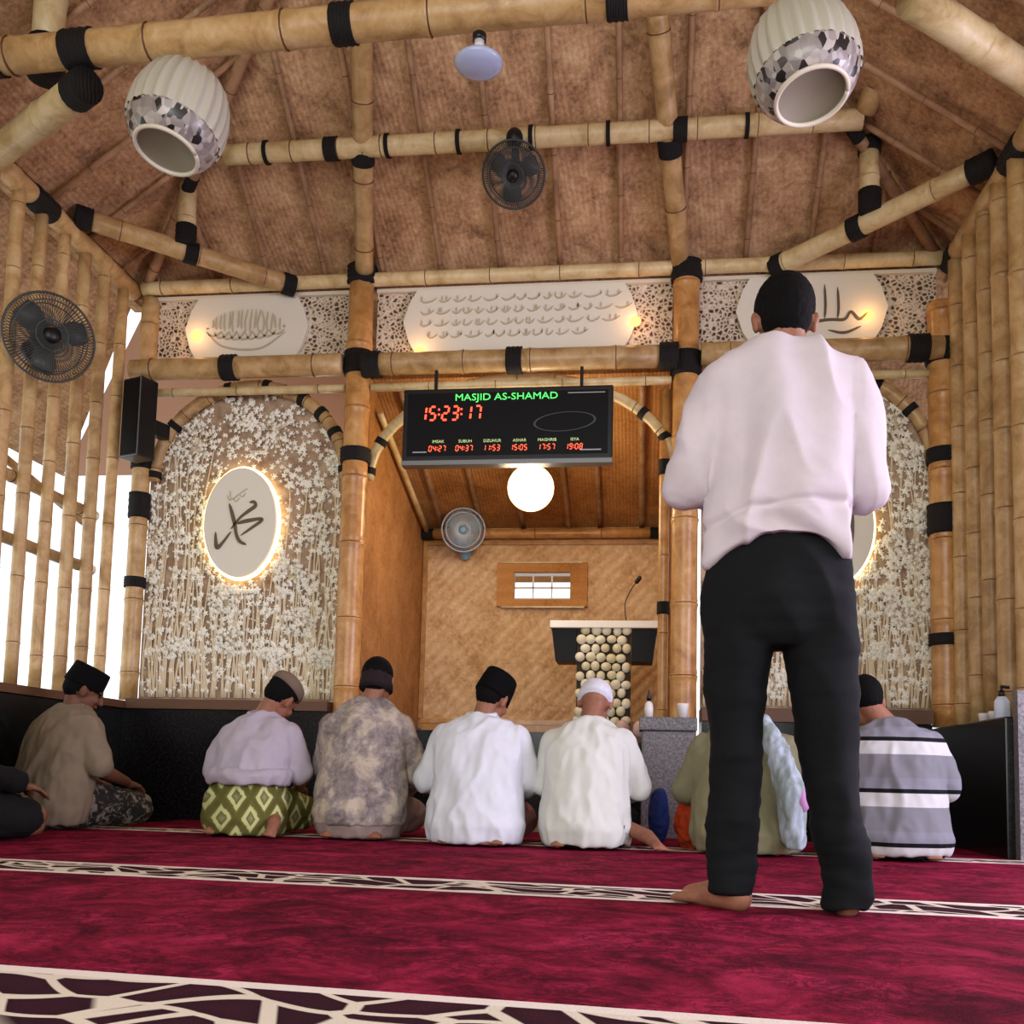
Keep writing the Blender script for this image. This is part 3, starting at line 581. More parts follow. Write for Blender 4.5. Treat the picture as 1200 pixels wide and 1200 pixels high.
# ------------------------------------------------------------------ arched floral panels
def star(bm, c, r, n=5, y=-.03, ph=0, th=.008):
    o = []; 
    for k in range(2*n): rr = r if k % 2 == 0 else r*.45; a = ph+PI*k/n; o.append((c[0]+rr*math.cos(a), c[1]+rr*math.sin(a)))
    A = [bm.verts.new((x, y, z)) for x, z in o]; t_ = bm.verts.new((c[0], y-th, c[1]))
    for k in range(2*n): bm.faces.new((A[k], A[(k+1) % (2*n)], t_))
def floral_panel(x0, x1, ztop, label, seed, balls, med, calli):
    rnd = random.Random(seed); cx = (x0+x1)/2; z0 = .79; e = empty('floral_panel', (cx, 6.44, z0), 0, label, 'wall panel')
    hw = (x1-x0)/2; zs = 2.28-z0; zt = ztop-z0
    out = [(-hw, 0), (hw, 0)]+[(hw*math.cos(math.radians(a)), zs+(zt-zs)*math.sin(math.radians(a))) for a in range(0, 181, 6)]
    bm = bmesh.new(); prism(bm, out, 0, .04); mk('board', bm, PGRD, e)
    def inside(x, z, g=.02):
        if abs(x) > hw-g or z < g: return False
        return z < zs+(zt-zs)*math.sqrt(max(0, 1-(x/hw)**2))-g
    mx, mz, mrx, mrz = med[0]-cx, med[1]-z0, med[2], med[3]
    def inmed(x, z, k=1.08): return ((x-mx)/(mrx*k))**2+((z-mz)/(mrz*k))**2 < 1
    sb, fb = bmesh.new(), bmesh.new()
    for k in range(104):
        x = -hw+.03+(2*hw-.06)*(k+rnd.random()*.7)/104; z = .02; top = rnd.choice([rnd.uniform(.4, .9), rnd.uniform(.8, 1.6), rnd.uniform(1.4, 2.1)])
        P = []; ph = rnd.random()*6; am = rnd.uniform(.01, .03); lean = rnd.uniform(-.09, .09)
        while z < top:
            xx = x+am*math.sin(z*5+ph)+lean*z
            if not inside(xx, z) or (P and inmed(xx, z, 1.1)): break
            P.append((xx, -.012, z)); z += .09
        if len(P) > 2:
            tube(sb, P, [.0078-.003*i/len(P) for i in range(len(P))], 5)
            star(fb, (P[-1][0], P[-1][2]), rnd.uniform(.022, .038), ph=rnd.random(), y=-.022)
            for p in P[3::3]:
                if rnd.random() < .75:
                    s = rnd.choice((-1, 1)); q = (p[0]+s*rnd.uniform(.02, .04), -.016, p[2]+rnd.uniform(.03, .06))
                    if inside(q[0], q[2]) and not inmed(q[0], q[2]): tube(sb, [p, q], .003, 4); star(fb, (q[0], q[2]), rnd.uniform(.014, .026), ph=rnd.random(), y=-.02)
    bl = [(atY(px, py, 6.42).x-cx, atY(px, py, 6.42).z-z0, rr) for px, py, rr in balls]
    for bx, bz, br in bl:
        for k in range(int(34+br*380)):
            a = rnd.random()*2*PI; rr = br*math.sqrt(rnd.random()); x, z = bx+rr*math.cos(a), bz+rr*math.sin(a)
            if inside(x, z) and not inmed(x, z): star(fb, (x, z), rnd.uniform(.012, .021), ph=rnd.random(), y=-.024-.02*(1-rr/br)); 
            if k % 2 == 0 and inside(x, z) and not inmed(x, z) and rr > br*.4: tube(sb, [(bx, -.02, bz), (x, -.024, z)], .0024, 4)
    k = 0
    while k < 2300:
        x, z = rnd.uniform(-hw, hw), rnd.uniform(.05, zt); k += 1
        if inside(x, z) and not inmed(x, z): star(fb, (x, z), rnd.choice((.009, .012, .016, .022, .026)), ph=rnd.random(), y=-.018)
    mk('stems', sb, STEM, e, True); mk('blossoms', fb, FLOW, e)
    # medallion
    def oval(bm_, kx, kz, y0, y1): prism(bm_, [(mx+mrx*kx*math.cos(2*PI*i/48), mz+mrz*kz*math.sin(2*PI*i/48)) for i in range(48)], y0, y1)
    bm = bmesh.new(); oval(bm, 1.05, 1.035, -.055, -.03); lr = mk('halo_light', bm, GLOW, e); lr['label'] = 'glowing warm ring around the medallion'
    bm = bmesh.new(); oval(bm, .98, .985, -.085, -.0555); md = mk('medallion', bm, PLATE, e); md['label'] = 'pale oval medallion with dark calligraphy'
    bm = bmesh.new(); strokes(bm, [[(mx+p[0]*mrx, mz+p[1]*mrz, p[2] if len(p) > 2 else 1) for p in st] for st in calli[0]], -.085, .008, .0105); mk('calligraphy', bm, INK, md)
    if calli[1]:
        bm = bmesh.new(); strokes(bm, [[(mx+p[0]*mrx, mz+p[1]*mrz, p[2] if len(p) > 2 else 1) for p in st] for st in calli[1]], -.085, .005, .0035); mk('small_script', bm, INKF, md)
    return e
mc = atY(281, 612, 6.36); mrx = .255; mrz = .375
def q(px, py, w_=1): return ((px/4+130-281)/50.0, -((py/4+440-612)/73.0), w_)
cal = [[q(545, 590, .6), q(562, 640, 1.1), q(580, 700, 1.1), q(592, 755, 1), q(612, 790, 1.1), q(648, 808, .7)],
       [q(478, 740, .4), q(480, 780, .9), q(490, 822, 1.3), q(520, 795, .8), q(562, 738, .4)],
       [q(560, 725, .4), q(605, 668, .7), q(650, 632, 1), q(686, 605, 1.1), q(680, 582, .9), q(655, 586, .6)],
       [q(585, 698, .6), q(640, 684, 1.2), q(718, 672, .9), q(722, 684, .9), q(680, 715, .8), q(615, 760, .4)]]
cal2 = [[q(530, 545), q(545, 572), q(560, 560)], [q(560, 570), q(590, 545), q(640, 510)], [q(565, 560), q(580, 580), q(600, 560)], [q(600, 545), q(615, 555), q(630, 535)], [q(545, 520), q(550, 560)]]
floral_panel(-3.36, -1.94, 2.90, 'arched floral relief panel with glowing oval medallion left of the niche', 3,
    [(232, 522, .15), (325, 505, .15), (285, 490, .10), (180, 628, .13), (370, 618, .10), (340, 675, .12), (170, 585, .08), (165, 680, .11), (262, 702, .11), (395, 540, .08), (270, 750, .10), (350, 730, .10), (205, 760, .08), (375, 770, .08), (160, 740, .07), (320, 770, .07)],
    (mc.x, mc.z, mrx, mrz), (cal, cal2))
mc2 = atY(975, 616, 6.36)
allah = [[(.45, .45, .6), (.47, 0, 1.1), (.45, -.35, .8)], [(.25, .4, .6), (.24, -.2, 1), (.12, -.34, 1), (.02, -.2, .9), (.0, .45, .6)], [(.02, -.22, .8), (-.12, -.34, 1), (-.22, -.2, 1), (-.24, .3, .6)], [(-.24, -.25, .9), (-.4, -.36, 1.2), (-.5, -.2, 1), (-.38, -.08, .8), (-.3, -.3, .7)]]
floral_panel(.36, 1.81, 2.90, 'arched floral relief panel right of the niche, largely behind the standing man', 5,
    [(1040, 500, .13), (1060, 530, .09), (1080, 600, .08), (1070, 655, .12), (1045, 640, .09), (1090, 690, .1), (1065, 720, .11), (1095, 760, .07), (1040, 700, .08), (905, 800, .1), (915, 620, .1), (930, 520, .12), (890, 540, .1), (1030, 760, .06)],
    (mc2.x, mc2.z, mrx, mrz), (allah, []))

# ------------------------------------------------------------------ prayer time board
bx0, bx1, bz0, bz1 = -1.525, -.20, 2.305, 2.77
BY = 6.12; e = empty('prayer_time_board', ((bx0+bx1)/2, BY, bz0), 0, 'black digital prayer time board with red digits and green letters hung over the niche', 'sign'); W = (bx1-bx0)/2; Hh = bz1-bz0
bm = bmesh.new(); box(bm, (-W, 0, 0), (W, .07, Hh), bev=.008); mk('housing', bm, BLACKP, e)
bm = bmesh.new(); box(bm, (-W+.03, -.004, .03), (W-.03, -.0005, Hh-.03)); mk('face', bm, BLACKG, e)
bm = bmesh.new(); box(bm, (-W, -.01, -.03), (W, .075, -.002)); mk('lower_edge', bm, GREYM, e)
textmesh('MASJID AS-SHAMAD', .062, GREEN, 'green_title', e, (-.005, -.006, Hh-.082), sx=1.18)
def seg7(bm, d, x, z, w_, h, t_, sh=.10):
    segs = {'0': 'abcdef', '1': 'bc', '2': 'abged', '3': 'abgcd', '4': 'fgbc', '5': 'afgcd', '6': 'afgedc', '7': 'abc', '8': 'abcdefg', '9': 'abcdfg'}[d]
    geo = {'a': (0, h, w_, h), 'b': (w_, h, w_, h/2), 'c': (w_, h/2, w_, 0), 'd': (0, 0, w_, 0), 'e': (0, 0, 0, h/2), 'f': (0, h/2, 0, h), 'g': (0, h/2, w_, h/2)}
    for s in segs:
        a = geo[s]; p = Vector((a[0], a[1])); qv = Vector((a[2], a[3])); dd = (qv-p).normalized(); p += dd*t_*.6; qv -= dd*t_*.6; n = Vector((-dd.y, dd.x))*t_/2
        prism(bm, [(x+c.x+c.y*sh, z+c.y) for c in (p+n, qv+n, qv-n, p-n)], -.0085, -.0045)
def clock(bm, text, x, z, w_, h, t_, gap):
    for c in text:
        if c == ':':
            for zz in (h*.3, h*.7): box(bm, (x-.1*w_+zz*.1, -.0085, z+zz-t_*.5), (x-.1*w_+zz*.1+t_, -.0045, z+zz+t_*.5))
            x += gap*.9
        else: seg7(bm, c, x, z, w_, h, t_); x += w_+gap
X = -.555
for c in '15:23:17':
    bm = bmesh.new()
    if c == ':':
        for zz in (.03, .062): box(bm, (X-.003, -.0085, Hh-.205+zz), (X+.008, -.0045, Hh-.194+zz)); mk('clock_colon_dot', bm, RED, e); bm = bmesh.new()
        X += .0216
    else: seg7(bm, c, X, Hh-.205, .037, .086, .011); mk('clock_digit', bm, RED, e); X += .061
for k, (nm, tm) in enumerate((('IMSAK', '04:27'), ('SUBUH', '04:37'), ('DZUHUR', '11:53'), ('ASHAR', '15:05'), ('MAGHRIB', '17:57'), ('ISYA', '19:08'))):
    X = -.43+k*.172
    textmesh(nm, .026, LBL, 'prayer_name', e, (X, -.006, .112), sx=1.05)
    bm = bmesh.new(); clock(bm, tm, X-.060, .058, .016, .034, .0045, .0105); mk('prayer_time_digits', bm, REDS, e)
bm = bmesh.new(); N_ = 40; cx_, cz_ = .365, .235
for k in range(N_):
    a, b = 2*PI*k/N_, 2*PI*(k+1)/N_
    f = lambda t_, k_: (cx_+.195*k_*math.cos(t_), cz_+.062*k_*math.sin(t_)+.012*math.cos(t_))
    prism(bm, [f(a, 1), f(b, 1), f(b, .93), f(a, .93)], -.006, -.0045)
mk('oval_emblem', bm, LOGO, e)
bm = bmesh.new(); box(bm, (-W+.07, -.006, .05), (-W+.16, -.0045, .057)); box(bm, (W-.20, -.006, .05), (W-.07, -.0045, .057)); box(bm, (W-.28, -.006, Hh-.05), (W-.05, -.0045, Hh-.045)); mk('printed_lines', bm, LINEM, e)
bm = bmesh.new()
for s in (-1, 1): box(bm, (s*W*.7-.01, .03, Hh), (s*W*.7+.01, .05, 2.905-bz0))
mk('hanger', bm, BLACKP, e)

# ------------------------------------------------------------------ lamps and fans
def lathe(bm, prof, seg=48, rib=None):
    R = []
    for i, (r, z) in enumerate(prof):
        L = []
        for k in range(seg):
            a = 2*PI*k/seg; rr = r*(1+(rib(k, z) if rib else 0)); L.append(bm.verts.new((rr*math.cos(a), rr*math.sin(a), z)))
        R.append(L)
    for a, b in zip(R, R[1:]):
        for k in range(seg): bm.faces.new((a[k], a[(k+1) % seg], b[(k+1) % seg], b[k]))
    return R
def jar_lamp(loc, tilt, label, sc, hang):
    e = empty('ceramic_jar_lamp', loc, 0, label, 'lamp'); e.rotation_euler = tilt; e.scale = (sc,)*3
    prof = [(.05, .275), (.11, .268), (.16, .24), (.20, .19), (.228, .12), (.243, .05), (.247, -.02), (.242, -.075), (.236, -.095)]
    bm = bmesh.new(); R = lathe(bm, prof, 96, lambda k, z: (.03 if k % 4 in (0, 1) else -.03)); bm.faces.new(R[0]); mk('ribbed_shade', bm, POT, e, True)
    bm = bmesh.new(); lathe(bm, [(.237, -.09), (.230, -.115), (.218, -.145), (.20, -.172), (.175, -.195), (.155, -.205)], 64); mk('shell_mosaic_band', bm, SHELL, e, True)
    bm = bmesh.new(); tube(bm, [(.160*math.cos(2*PI*k/40), .160*math.sin(2*PI*k/40), -.207) for k in range(41)], .011, 8); mk('rim', bm, POTRIM, e, True)
    bm = bmesh.new(); R = lathe(bm, [(.155, -.205), (.15, -.19), (.001, -.185)], 40); mk('diffuser', bm, POTIN, e, True)
    bm = bmesh.new(); tube(bm, [(0, 0, .24), Vector(hang)], .006, 6); mk('hanging_cord', bm, BLACKP, e)
    return e
lp = atY(209, 139, 3.95); jar_lamp(lp, (math.radians(-11), math.radians(10), 0), 'ribbed ceramic jar lamp hanging at the upper left with its round opening down', .84, (-.03, .1, (EZ-lp.z)))
lp2 = atY(942, 72, 3.62); jar_lamp(lp2, (math.radians(-11), math.radians(-8), 0), 'ribbed ceramic jar lamp hanging at the upper right above the standing man', .80, (.05, .35, (EZ-lp2.z)))
# bulb lamp under ring beam
lb = atZ(561, 74, 3.38); e = empty('disc_bulb_lamp', lb, 0, 'white disc bulb hanging under the middle of the ring beam', 'lamp')
bm = bmesh.new(); R = lathe(bm, [(.001, -.03), (.07, -.028), (.098, -.012), (.105, .0), (.095, .012), (.05, .035), (.03, .05)], 32); bm.faces.new(R[-1]); mk('disc_bulb', bm, MT('bluish_glass', (176, 188, 220), .15, .6).m, e, True)
bm = bmesh.new(); tube(bm, [(0, 0, .045), (0, 0, .10)], .022, 12); mk('lamp_neck', bm, WHITE, e, True)
bm = bmesh.new(); tube(bm, [(0, 0, .10), (0, 0, EZ-.09-lb.z)], [.03, .03], 12); mk('socket', bm, BLACKP, e, True)
# globe lamp
gl = atY(622, 572, 7.0); e = empty('globe_lamp', gl, 0, 'glowing round globe lamp on the niche ceiling', 'lamp')
bm = bmesh.new(); bmesh.ops.create_uvsphere(bm, u_segments=32, v_segments=20, radius=.165); mk('globe', bm, GLOBE, e, True)
bm = bmesh.new(); tube(bm, [(0, 0, .155), (0, 0, .22), (0, 0, .225), (0, 0, .47)], [.06, .045, .012, .012], 16); mk('fitting', bm, WOOD, e, True)
l = bpy.data.lights.new('globe_light', 'POINT'); l.energy = 32; l.color = (1, .78, .52); l.shadow_soft_size = .17; lo = bpy.data.objects.new('globe_light', l); COL.objects.link(lo); lo.parent = e; lo.location = (0, -.35, -.1)
# fans
def fan(loc, r, face, label, cage, blade, hubm, mount):
    """face: direction the fan faces"""
    e = empty('wall_fan', loc, 0, label, 'fan'); Q = Vector(face).to_track_quat('Z', 'Y'); M = Q.to_matrix().to_4x4()
    bm = bmesh.new()
    for z, k in ((.0, 1.0), (.045, .8), (-.045, .8), (.055, .35), (-.055, .35)):
        tube(bm, [M @ Vector((r*k*math.cos(2*PI*i/36), r*k*math.sin(2*PI*i/36), z)) for i in range(37)], .004 if k < 1 else .007, 5, cap=False)
    for i in range(84):
        a = 2*PI*i/84
        for s in (1, -1): tube(bm, [M @ Vector((r*k*math.cos(a), r*k*math.sin(a), z*s)) for k, z in ((.2, .058), (.5, .054), (.8, .045), (1, 0))], .0022, 4)
    mk('cage', bm, cage, e, True)
    for i in range(3):
        bm = bmesh.new(); a0 = 2*PI*i/3+.4; A, B = [], []
        for k in range(7):
            f = k/6; rr = r*(.16+.72*f); wd = .35+.75*math.sin(PI*min(1, f*.75+.2)); a1, a2 = a0-wd*.5, a0+wd*.5
            A.append(bm.verts.new(M @ Vector((rr*math.cos(a1), rr*math.sin(a1), .018)))); B.append(bm.verts.new(M @ Vector((rr*math.cos(a2), rr*math.sin(a2), -.018))))
        for k in range(6): bm.faces.new((A[k], A[k+1], B[k+1], B[k]))
        ex = bmesh.ops.extrude_face_region(bm, geom=bm.faces[:]); nrm = M.to_3x3() @ Vector((0, 0, .004))
        for g in ex['geom']:
            if isinstance(g, bmesh.types.BMVert): g.co += nrm
        mk('blade', bm, blade, e, True)
    bm = bmesh.new(); tube(bm, [M @ Vector((0, 0, z)) for z in (-.03, .02, .06, .066)], [r*.2, r*.2, r*.17, r*.05], 20); mk('hub', bm, hubm, e, True)
    bm = bmesh.new(); tube(bm, [M @ Vector((0, 0, z)) for z in (-.20, -.18, -.1, -.058)], [.03, .06, .065, .05], 16); mk('motor_housing', bm, hubm, e, True)
    bm = bmesh.new(); tube(bm, [M @ Vector((0, 0, -.15)), Vector(mount)], .022, 10); ell(bm, mount, (.05, .05, .06)); mk('bracket', bm, hubm, e, True)
    return e
DG = MT('dark_grey_fan_plastic', (62, 66, 64), .5).m; DG2 = MT('smoky_fan_blade', (74, 78, 76), .4).m; DKH = MT('near_black_fan_hub', (16, 18, 18), .4).m
BLW = MT('pale_blue_fan_plastic', (186, 200, 214), .4).m; BLB = MT('blue_fan_blade', (130, 176, 204), .35).m
fan(atX(58, 395, -3.26), .24, (.72, -.68, -.12), 'dark round fan on the left bamboo screen', DG, DG2, DKH, (-.19, .12, -.02))
fl = Vector(onslope(602, 205, .42)); fan(fl, .18, (0, -.80, -.6), 'grey fan hanging from the ceiling purlin in the middle', DG, DG2, DKH, (0.0, (5.52-fl.y), (4.02-fl.z)))
fw = atY(543, 621, 8.0); fan(fw, .175, (.12, -.95, -.22), 'pale blue and white wall fan at the upper left of the niche back wall', BLW, BLB, BLB, (-.02, 8.24-fw.y, -.14))

# column speaker
sp = atY(160, 492, 6.12); e = empty('column_speaker', (sp.x, sp.y, sp.z-.26), math.radians(-20), 'slim black column speaker at the top left corner of the left floral panel', 'speaker')
bm = bmesh.new(); box(bm, (-.085, -.05, 0), (.085, .09, .53), bev=.008); mk('cabinet', bm, BLACKP, e)
bm = bmesh.new(); box(bm, (-.07, -.058, .02), (.07, -.0505, .51)); mk('grille', bm, BLACKG, e)
bm = bmesh.new(); box(bm, (.075, -.056, .0), (.082, -.0505, .53)); box(bm, (-.08, -.056, -.0), (.08, -.0505, .008)); mk('silver_trim', bm, GREYM, e)
bm = bmesh.new(); box(bm, (-.03, .09, .2), (.03, .26, .3)); mk('wall_bracket', bm, BLACKP, e)

# pulpit
PY_ = 7.2; e = empty('pulpit', (-.275, PY_, 0), 0, 'pebble-fronted pulpit with white top and black wings in the niche', 'pulpit')
bm = bmesh.new(); box(bm, (-.19, .0, 0), (.19, .30, 1.40)); mk('core', bm, MT('dark_grout', (52, 44, 32), .8).m, e)
pm = MT('cream_pebble', (220, 214, 178), .4); pm.color(pm.ramp(pm.noise(pm.co(), 6, 2), [(.35, (222, 214, 176)), (.65, (246, 243, 226))])); bm = bmesh.new(); rnd = random.Random(4)
zz = .04; row = 0
while zz < 1.39:
    x = -.165+(.036 if row % 2 else 0)
    while x < .18: ell(bm, (x+rnd.uniform(-.006, .006), -.006, zz+rnd.uniform(-.006, .006)), (rnd.uniform(.032, .039), .022, rnd.uniform(.03, .038)), None, 10, 6); x += .073
    zz += .064; row += 1
mk('pebble_front', bm, pm.m, e, True)
for s in (-1, 1):
    bm = bmesh.new(); o_ = [(s*.195, 1.40), (s*.375, 1.40), (s*.345, 1.17), (s*.195, 1.17)]
    prism(bm, o_, .01, .28); w_ = mk('side_wing', bm, BLACKG, e)
bm = bmesh.new(); box(bm, (-.385, -.04, 1.402), (.385, .32, 1.455), bev=.006); mk('top', bm, MT('white_laminate', (244, 242, 238), .4).m, e)
# microphone on pulpit
bm = bmesh.new(); tube(bm, bezier([(0, 0, 0), (-.01, 0, .14), (.03, -.02, .24), (.075, -.05, .30)], 6), .004, 6); tube(bm, [(.072, -.05, .295), (.092, -.06, .32)], .016, 10, round_=True); tube(bm, [(0, 0, 0), (0, 0, .012)], .035, 16)
o = mk('gooseneck_microphone', bm, BLACKP); o.location = (-.12, PY_+.1, 1.455); tag(o, 'black gooseneck microphone standing on the pulpit top', 'microphone')
# grey stone pedestal at right column
bm = bmesh.new(); box(bm, (-.15, -.13, 0), (.15, .13, .62), bev=.01); box(bm, (-.165, -.145, .622), (.165, .145, .70), bev=.008)
o = mk('stone_pedestal', bm, GGRAN); o.location = (.15, 6.02, -.012+.012); tag(o, 'grey granite pedestal at the foot of the right niche column', 'pedestal')
# small items
def lathe_obj(name, prof, m, loc, label, cat, group=None, parent=None):
    bm = bmesh.new(); R = lathe(bm, prof, 24); bm.faces.new(R[0]); bm.faces.new(R[-1]); o = mk(name, bm, m, parent, True); o.location = loc
    if label: tag(o, label, cat, group)
    return o
CUPW = MT('white_glazed_cup', (236, 234, 230), .25).m; BOWLP = MT('pinkish_bowl', (206, 176, 170), .35).m
lathe_obj('plastic_cup', [(.025, 0), (.033, .07), (.034, .08), (.03, .08)], CUPW, (.235, 5.93, .701), 'white cup on the grey granite pedestal', 'cup')
b_ = empty('small_bottle', (.04, 5.97, .701), 0, 'small white bottle with a dark cap on the left of the grey pedestal', 'bottle')
lathe_obj('bottle_body', [(.024, 0), (.026, .05), (.022, .08), (.01, .095)], CUPW, (0, 0, 0), None, None, parent=b_); lathe_obj('cap', [(.012, .095), (.012, .12), (.004, .15), (.004, .16)], BLACKP, (0, 0, 0), None, None, parent=b_)
for k, dx in enumerate((-.02, .06)): lathe_obj('covered_bowl', [(.03, 0), (.05, .03), (.05, .07), (.035, .10), (.01, .115)], BOWLP, (-.10+dx*1.5, 6.9, .62), 'pinkish lidded jar on the small stand, '+('nearer the pebble front of the pulpit' if k == 0 else 'nearer the right niche wall'), 'jar')
bm = bmesh.new(); box(bm, (-.16, -.1, .58), (.13, .1, .62)); 
for sx in (-.14, .11):
    for sy in (-.08, .08): box(bm, (sx-.012, sy-.012, 0), (sx+.012, sy+.012, .58))
o = mk('small_stand', bm, SILL); o.location = (-.06, 6.9, 0); tag(o, 'low dark wooden stand right of the pulpit holding the lidded jars', 'stand')
# right granite block items
pb = empty('pump_bottle', (1.78, 5.32, .681), 0, 'white pump bottle with black head on the right granite block', 'bottle')
lathe_obj('bottle_body', [(.033, 0), (.036, .01), (.036, .09), (.02, .115)], MT('white_blue_label', (206, 220, 240), .3).m, (0, 0, 0), None, None, parent=pb)
bm = bmesh.new(); tube(bm, [(0, 0, .112), (0, 0, .145)], .016, 12); tube(bm, [(0, 0, .14), (0, 0, .165)], .006, 8); tube(bm, [(-.006, 0, .165), (.035, -.01, .16)], .008, 8); mk('pump_head', bm, BLACKP, pb, True)
for k, (x, y) in enumerate(((1.79, 5.62), (1.79, 5.46), (1.84, 5.20))):
    lathe_obj('glass_cup', [(.022, 0), (.03, .045), (.028, .05)], CUPW, (x, y, .681), ('small white cup farthest back on the right granite block', 'small white cup just left of the pump bottle', 'small white cup right of the pump bottle on the granite block')[k], 'cup')
lathe_obj('white_candle', [(.018, 0), (.018, .13), (.006, .14)], CUPW, (1.66, 6.12, .0), None, None)
bpy.data.objects.remove(bpy.data.objects['white_candle'])

# ------------------------------------------------------------------ people
def remesh(name, bm, m, parent, vox=.01, it=4, fn=None, fac=.5):
    me = bpy.data.meshes.new('t'); bmesh.ops.recalc_face_normals(bm, faces=bm.faces[:]); bm.to_mesh(me); bm.free()
    o = bpy.data.objects.new('t', me); COL.objects.link(o)
    r = o.modifiers.new('r', 'REMESH'); r.mode = 'VOXEL'; r.voxel_size = vox; r.use_smooth_shade = True
    s = o.modifiers.new('s', 'SMOOTH'); s.iterations = it; s.factor = fac
    bpy.context.view_layer.update(); ev = o.evaluated_get(bpy.context.evaluated_depsgraph_get()); out = bpy.data.meshes.new_from_object(ev)
    bpy.data.objects.remove(o)
    if fn:
        N = [v.normal.copy() for v in out.vertices]; C_ = [fn(v.co.copy(), n) for v, n in zip(out.vertices, N)]
        out.vertices.foreach_set('co', [c for p in C_ for c in p]); out.update()
    out.materials.clear(); out.materials.append(m)
    for p in out.polygons: p.use_smooth = True
    ob = bpy.data.objects.new(name, out); COL.objects.link(ob); ob.parent = parent; return ob
def folds(amp, sc=(7, 7, 3.5), seed=0, z0=None):
    def f(p, n):
        q_ = Vector((p.x*sc[0]+seed, p.y*sc[1], p.z*sc[2])); v = noise.noise(q_)*.8+noise.noise(q_*2.3)*.5+noise.noise(q_*5)*.16; v = 1-2*abs(v)*1.5
        return p+n*amp*v
    return f
def head_solid(bm, M, neck_to, nr=.05):
    ell(bm, (0, -.012, .022), (.076, .097, .094), M); ell(bm, (0, .032, -.035), (.060, .062, .075), M); ell(bm, (0, .05, -.088), (.028, .03, .026), M)
    tube(bm, [M @ Vector(p) for p in ((0, .088, .012), (0, .104, -.012), (0, .108, -.026))], [.008, .011, .015], 10, round_=True)
    tube(bm, [M @ Vector(p) for p in ((-.045, .066, .022), (-.02, .080, .026), (.02, .080, .026), (.045, .066, .022))], .010, 8, round_=True)
    for s in (-1, 1):
        ell(bm, (s*.078, -.008, -.012), (.010, .02, .032), M); ell(bm, (s*.086, -.016, .0), (.006, .014, .024), M); ell(bm, (s*.035, .07, -.025), (.022, .02, .022), M)
    a = M @ Vector((0, -.028, -.045)); tube(bm, [a, Vector(neck_to)], [nr, nr*1.08], 16, round_=True)
def face_parts(M, body):
    bm = bmesh.new()
    for s in (-1, 1): ell(bm, (s*.031, .083, .006), (.011, .008, .007), M, 10, 6)
    mk('eyes', bm, EYEM, body, True)
    bm = bmesh.new(); ell(bm, (0, .090, -.054), (.024, .010, .008), M, 12, 6); mk('lips', bm, LIPM, body, True)
def HM(c, yaw_=0, bow=0, tilt=0): return Matrix.Translation(c) @ Matrix.Rotation(yaw_, 4, 'Z') @ Matrix.Rotation(tilt, 4, 'Y') @ Matrix.Rotation(-bow, 4, 'X')
def hair_cap(M, m, body, k=1.0, low=0.0):
    bm = bmesh.new(); ell(bm, (0, -.022, .034+low), (.081*k, .098*k, .094), M, 24, 16); ell(bm, (0, -.045, -.002), (.066, .07, .07), M)
    return remesh('hair', bm, m, body, .007, 3, folds(.0022, (90, 90, 60)))
def hand(bm, wr, d, up, side, k=1.0, curl=.5):
    """palm + five unequal bent fingers; d direction of fingers, up back-of-hand normal, side=+1 thumb toward +lat"""
    d = Vector(d).normalized(); up = Vector(up); up = (up-d*up.dot(d)).normalized(); lat = d.cross(up)*side; wr = Vector(wr)
    def P(a, b, c): return wr+(lat*a+d*b+up*c)*k
    for i, (a, L, r) in enumerate(((.030, .070, .0095), (.010, .078, .0098), (-.010, .072, .0093), (-.030, .056, .0084))):
        kn = P(a, .088-abs(a-.01)*.25, 0); tube(bm, [P(a*.45, .0, 0), kn], [.014*k, .0125*k], 8, round_=True)
        pts = [kn]; dd = d.copy(); ang = 0
        for f in (.42, .32, .26):
            ang += curl*.75; dd = d*math.cos(ang)-up*math.sin(ang)+lat*a*1.2; pts.append(pts[-1]+dd.normalized()*L*f*k)
        tube(bm, pts, [r*k, r*k, r*.92*k, r*.8*k], 8, round_=True)
    tube(bm, [P(.018, .012, -.004), P(.045, .045, -.012), P(.056, .075, -.020), P(.054, .098, -.028)], [.015*k, .0125*k, .0105*k, .0088*k], 8, round_=True)
    ell(bm, P(0, .045, -.004), (.034*k, .034*k, .02*k), None, 12, 8)
def songkok(M, m, body, hgt=.085, rx=.086, ry=.106, base=.012, name='peci_cap', tilt=0):
    bm = bmesh.new(); T = M @ Matrix.Translation((0, -.018, base)) @ Matrix.Rotation(tilt, 4, 'X')
    loft(bm, [(0, rx, ry, 0, 0), (.01, rx*1.01, ry*1.01, 0, 0), (hgt*.6, rx*.965, ry*.97, 0, 0), (hgt*.96, rx*.90, ry*.93, 0, 0), (hgt, rx*.86, ry*.90, 0, 0)], 32, T)
    return mk(name, bm, m, body, True)
def kufi(M, m, body, name='skull_cap', hgt=.075, base=.02):
    bm = bmesh.new(); T = M @ Matrix.Translation((0, -.02, base)); R = []
    loft(bm, [(0, .086, .107, 0, 0), (.03, .086, .106, 0, 0), (hgt*.75, .076, .094, 0, 0), (hgt, .052, .066, 0, 0), (hgt*1.12, .02, .026, 0, 0)], 32, T)
    return mk(name, bm, m, body, True)

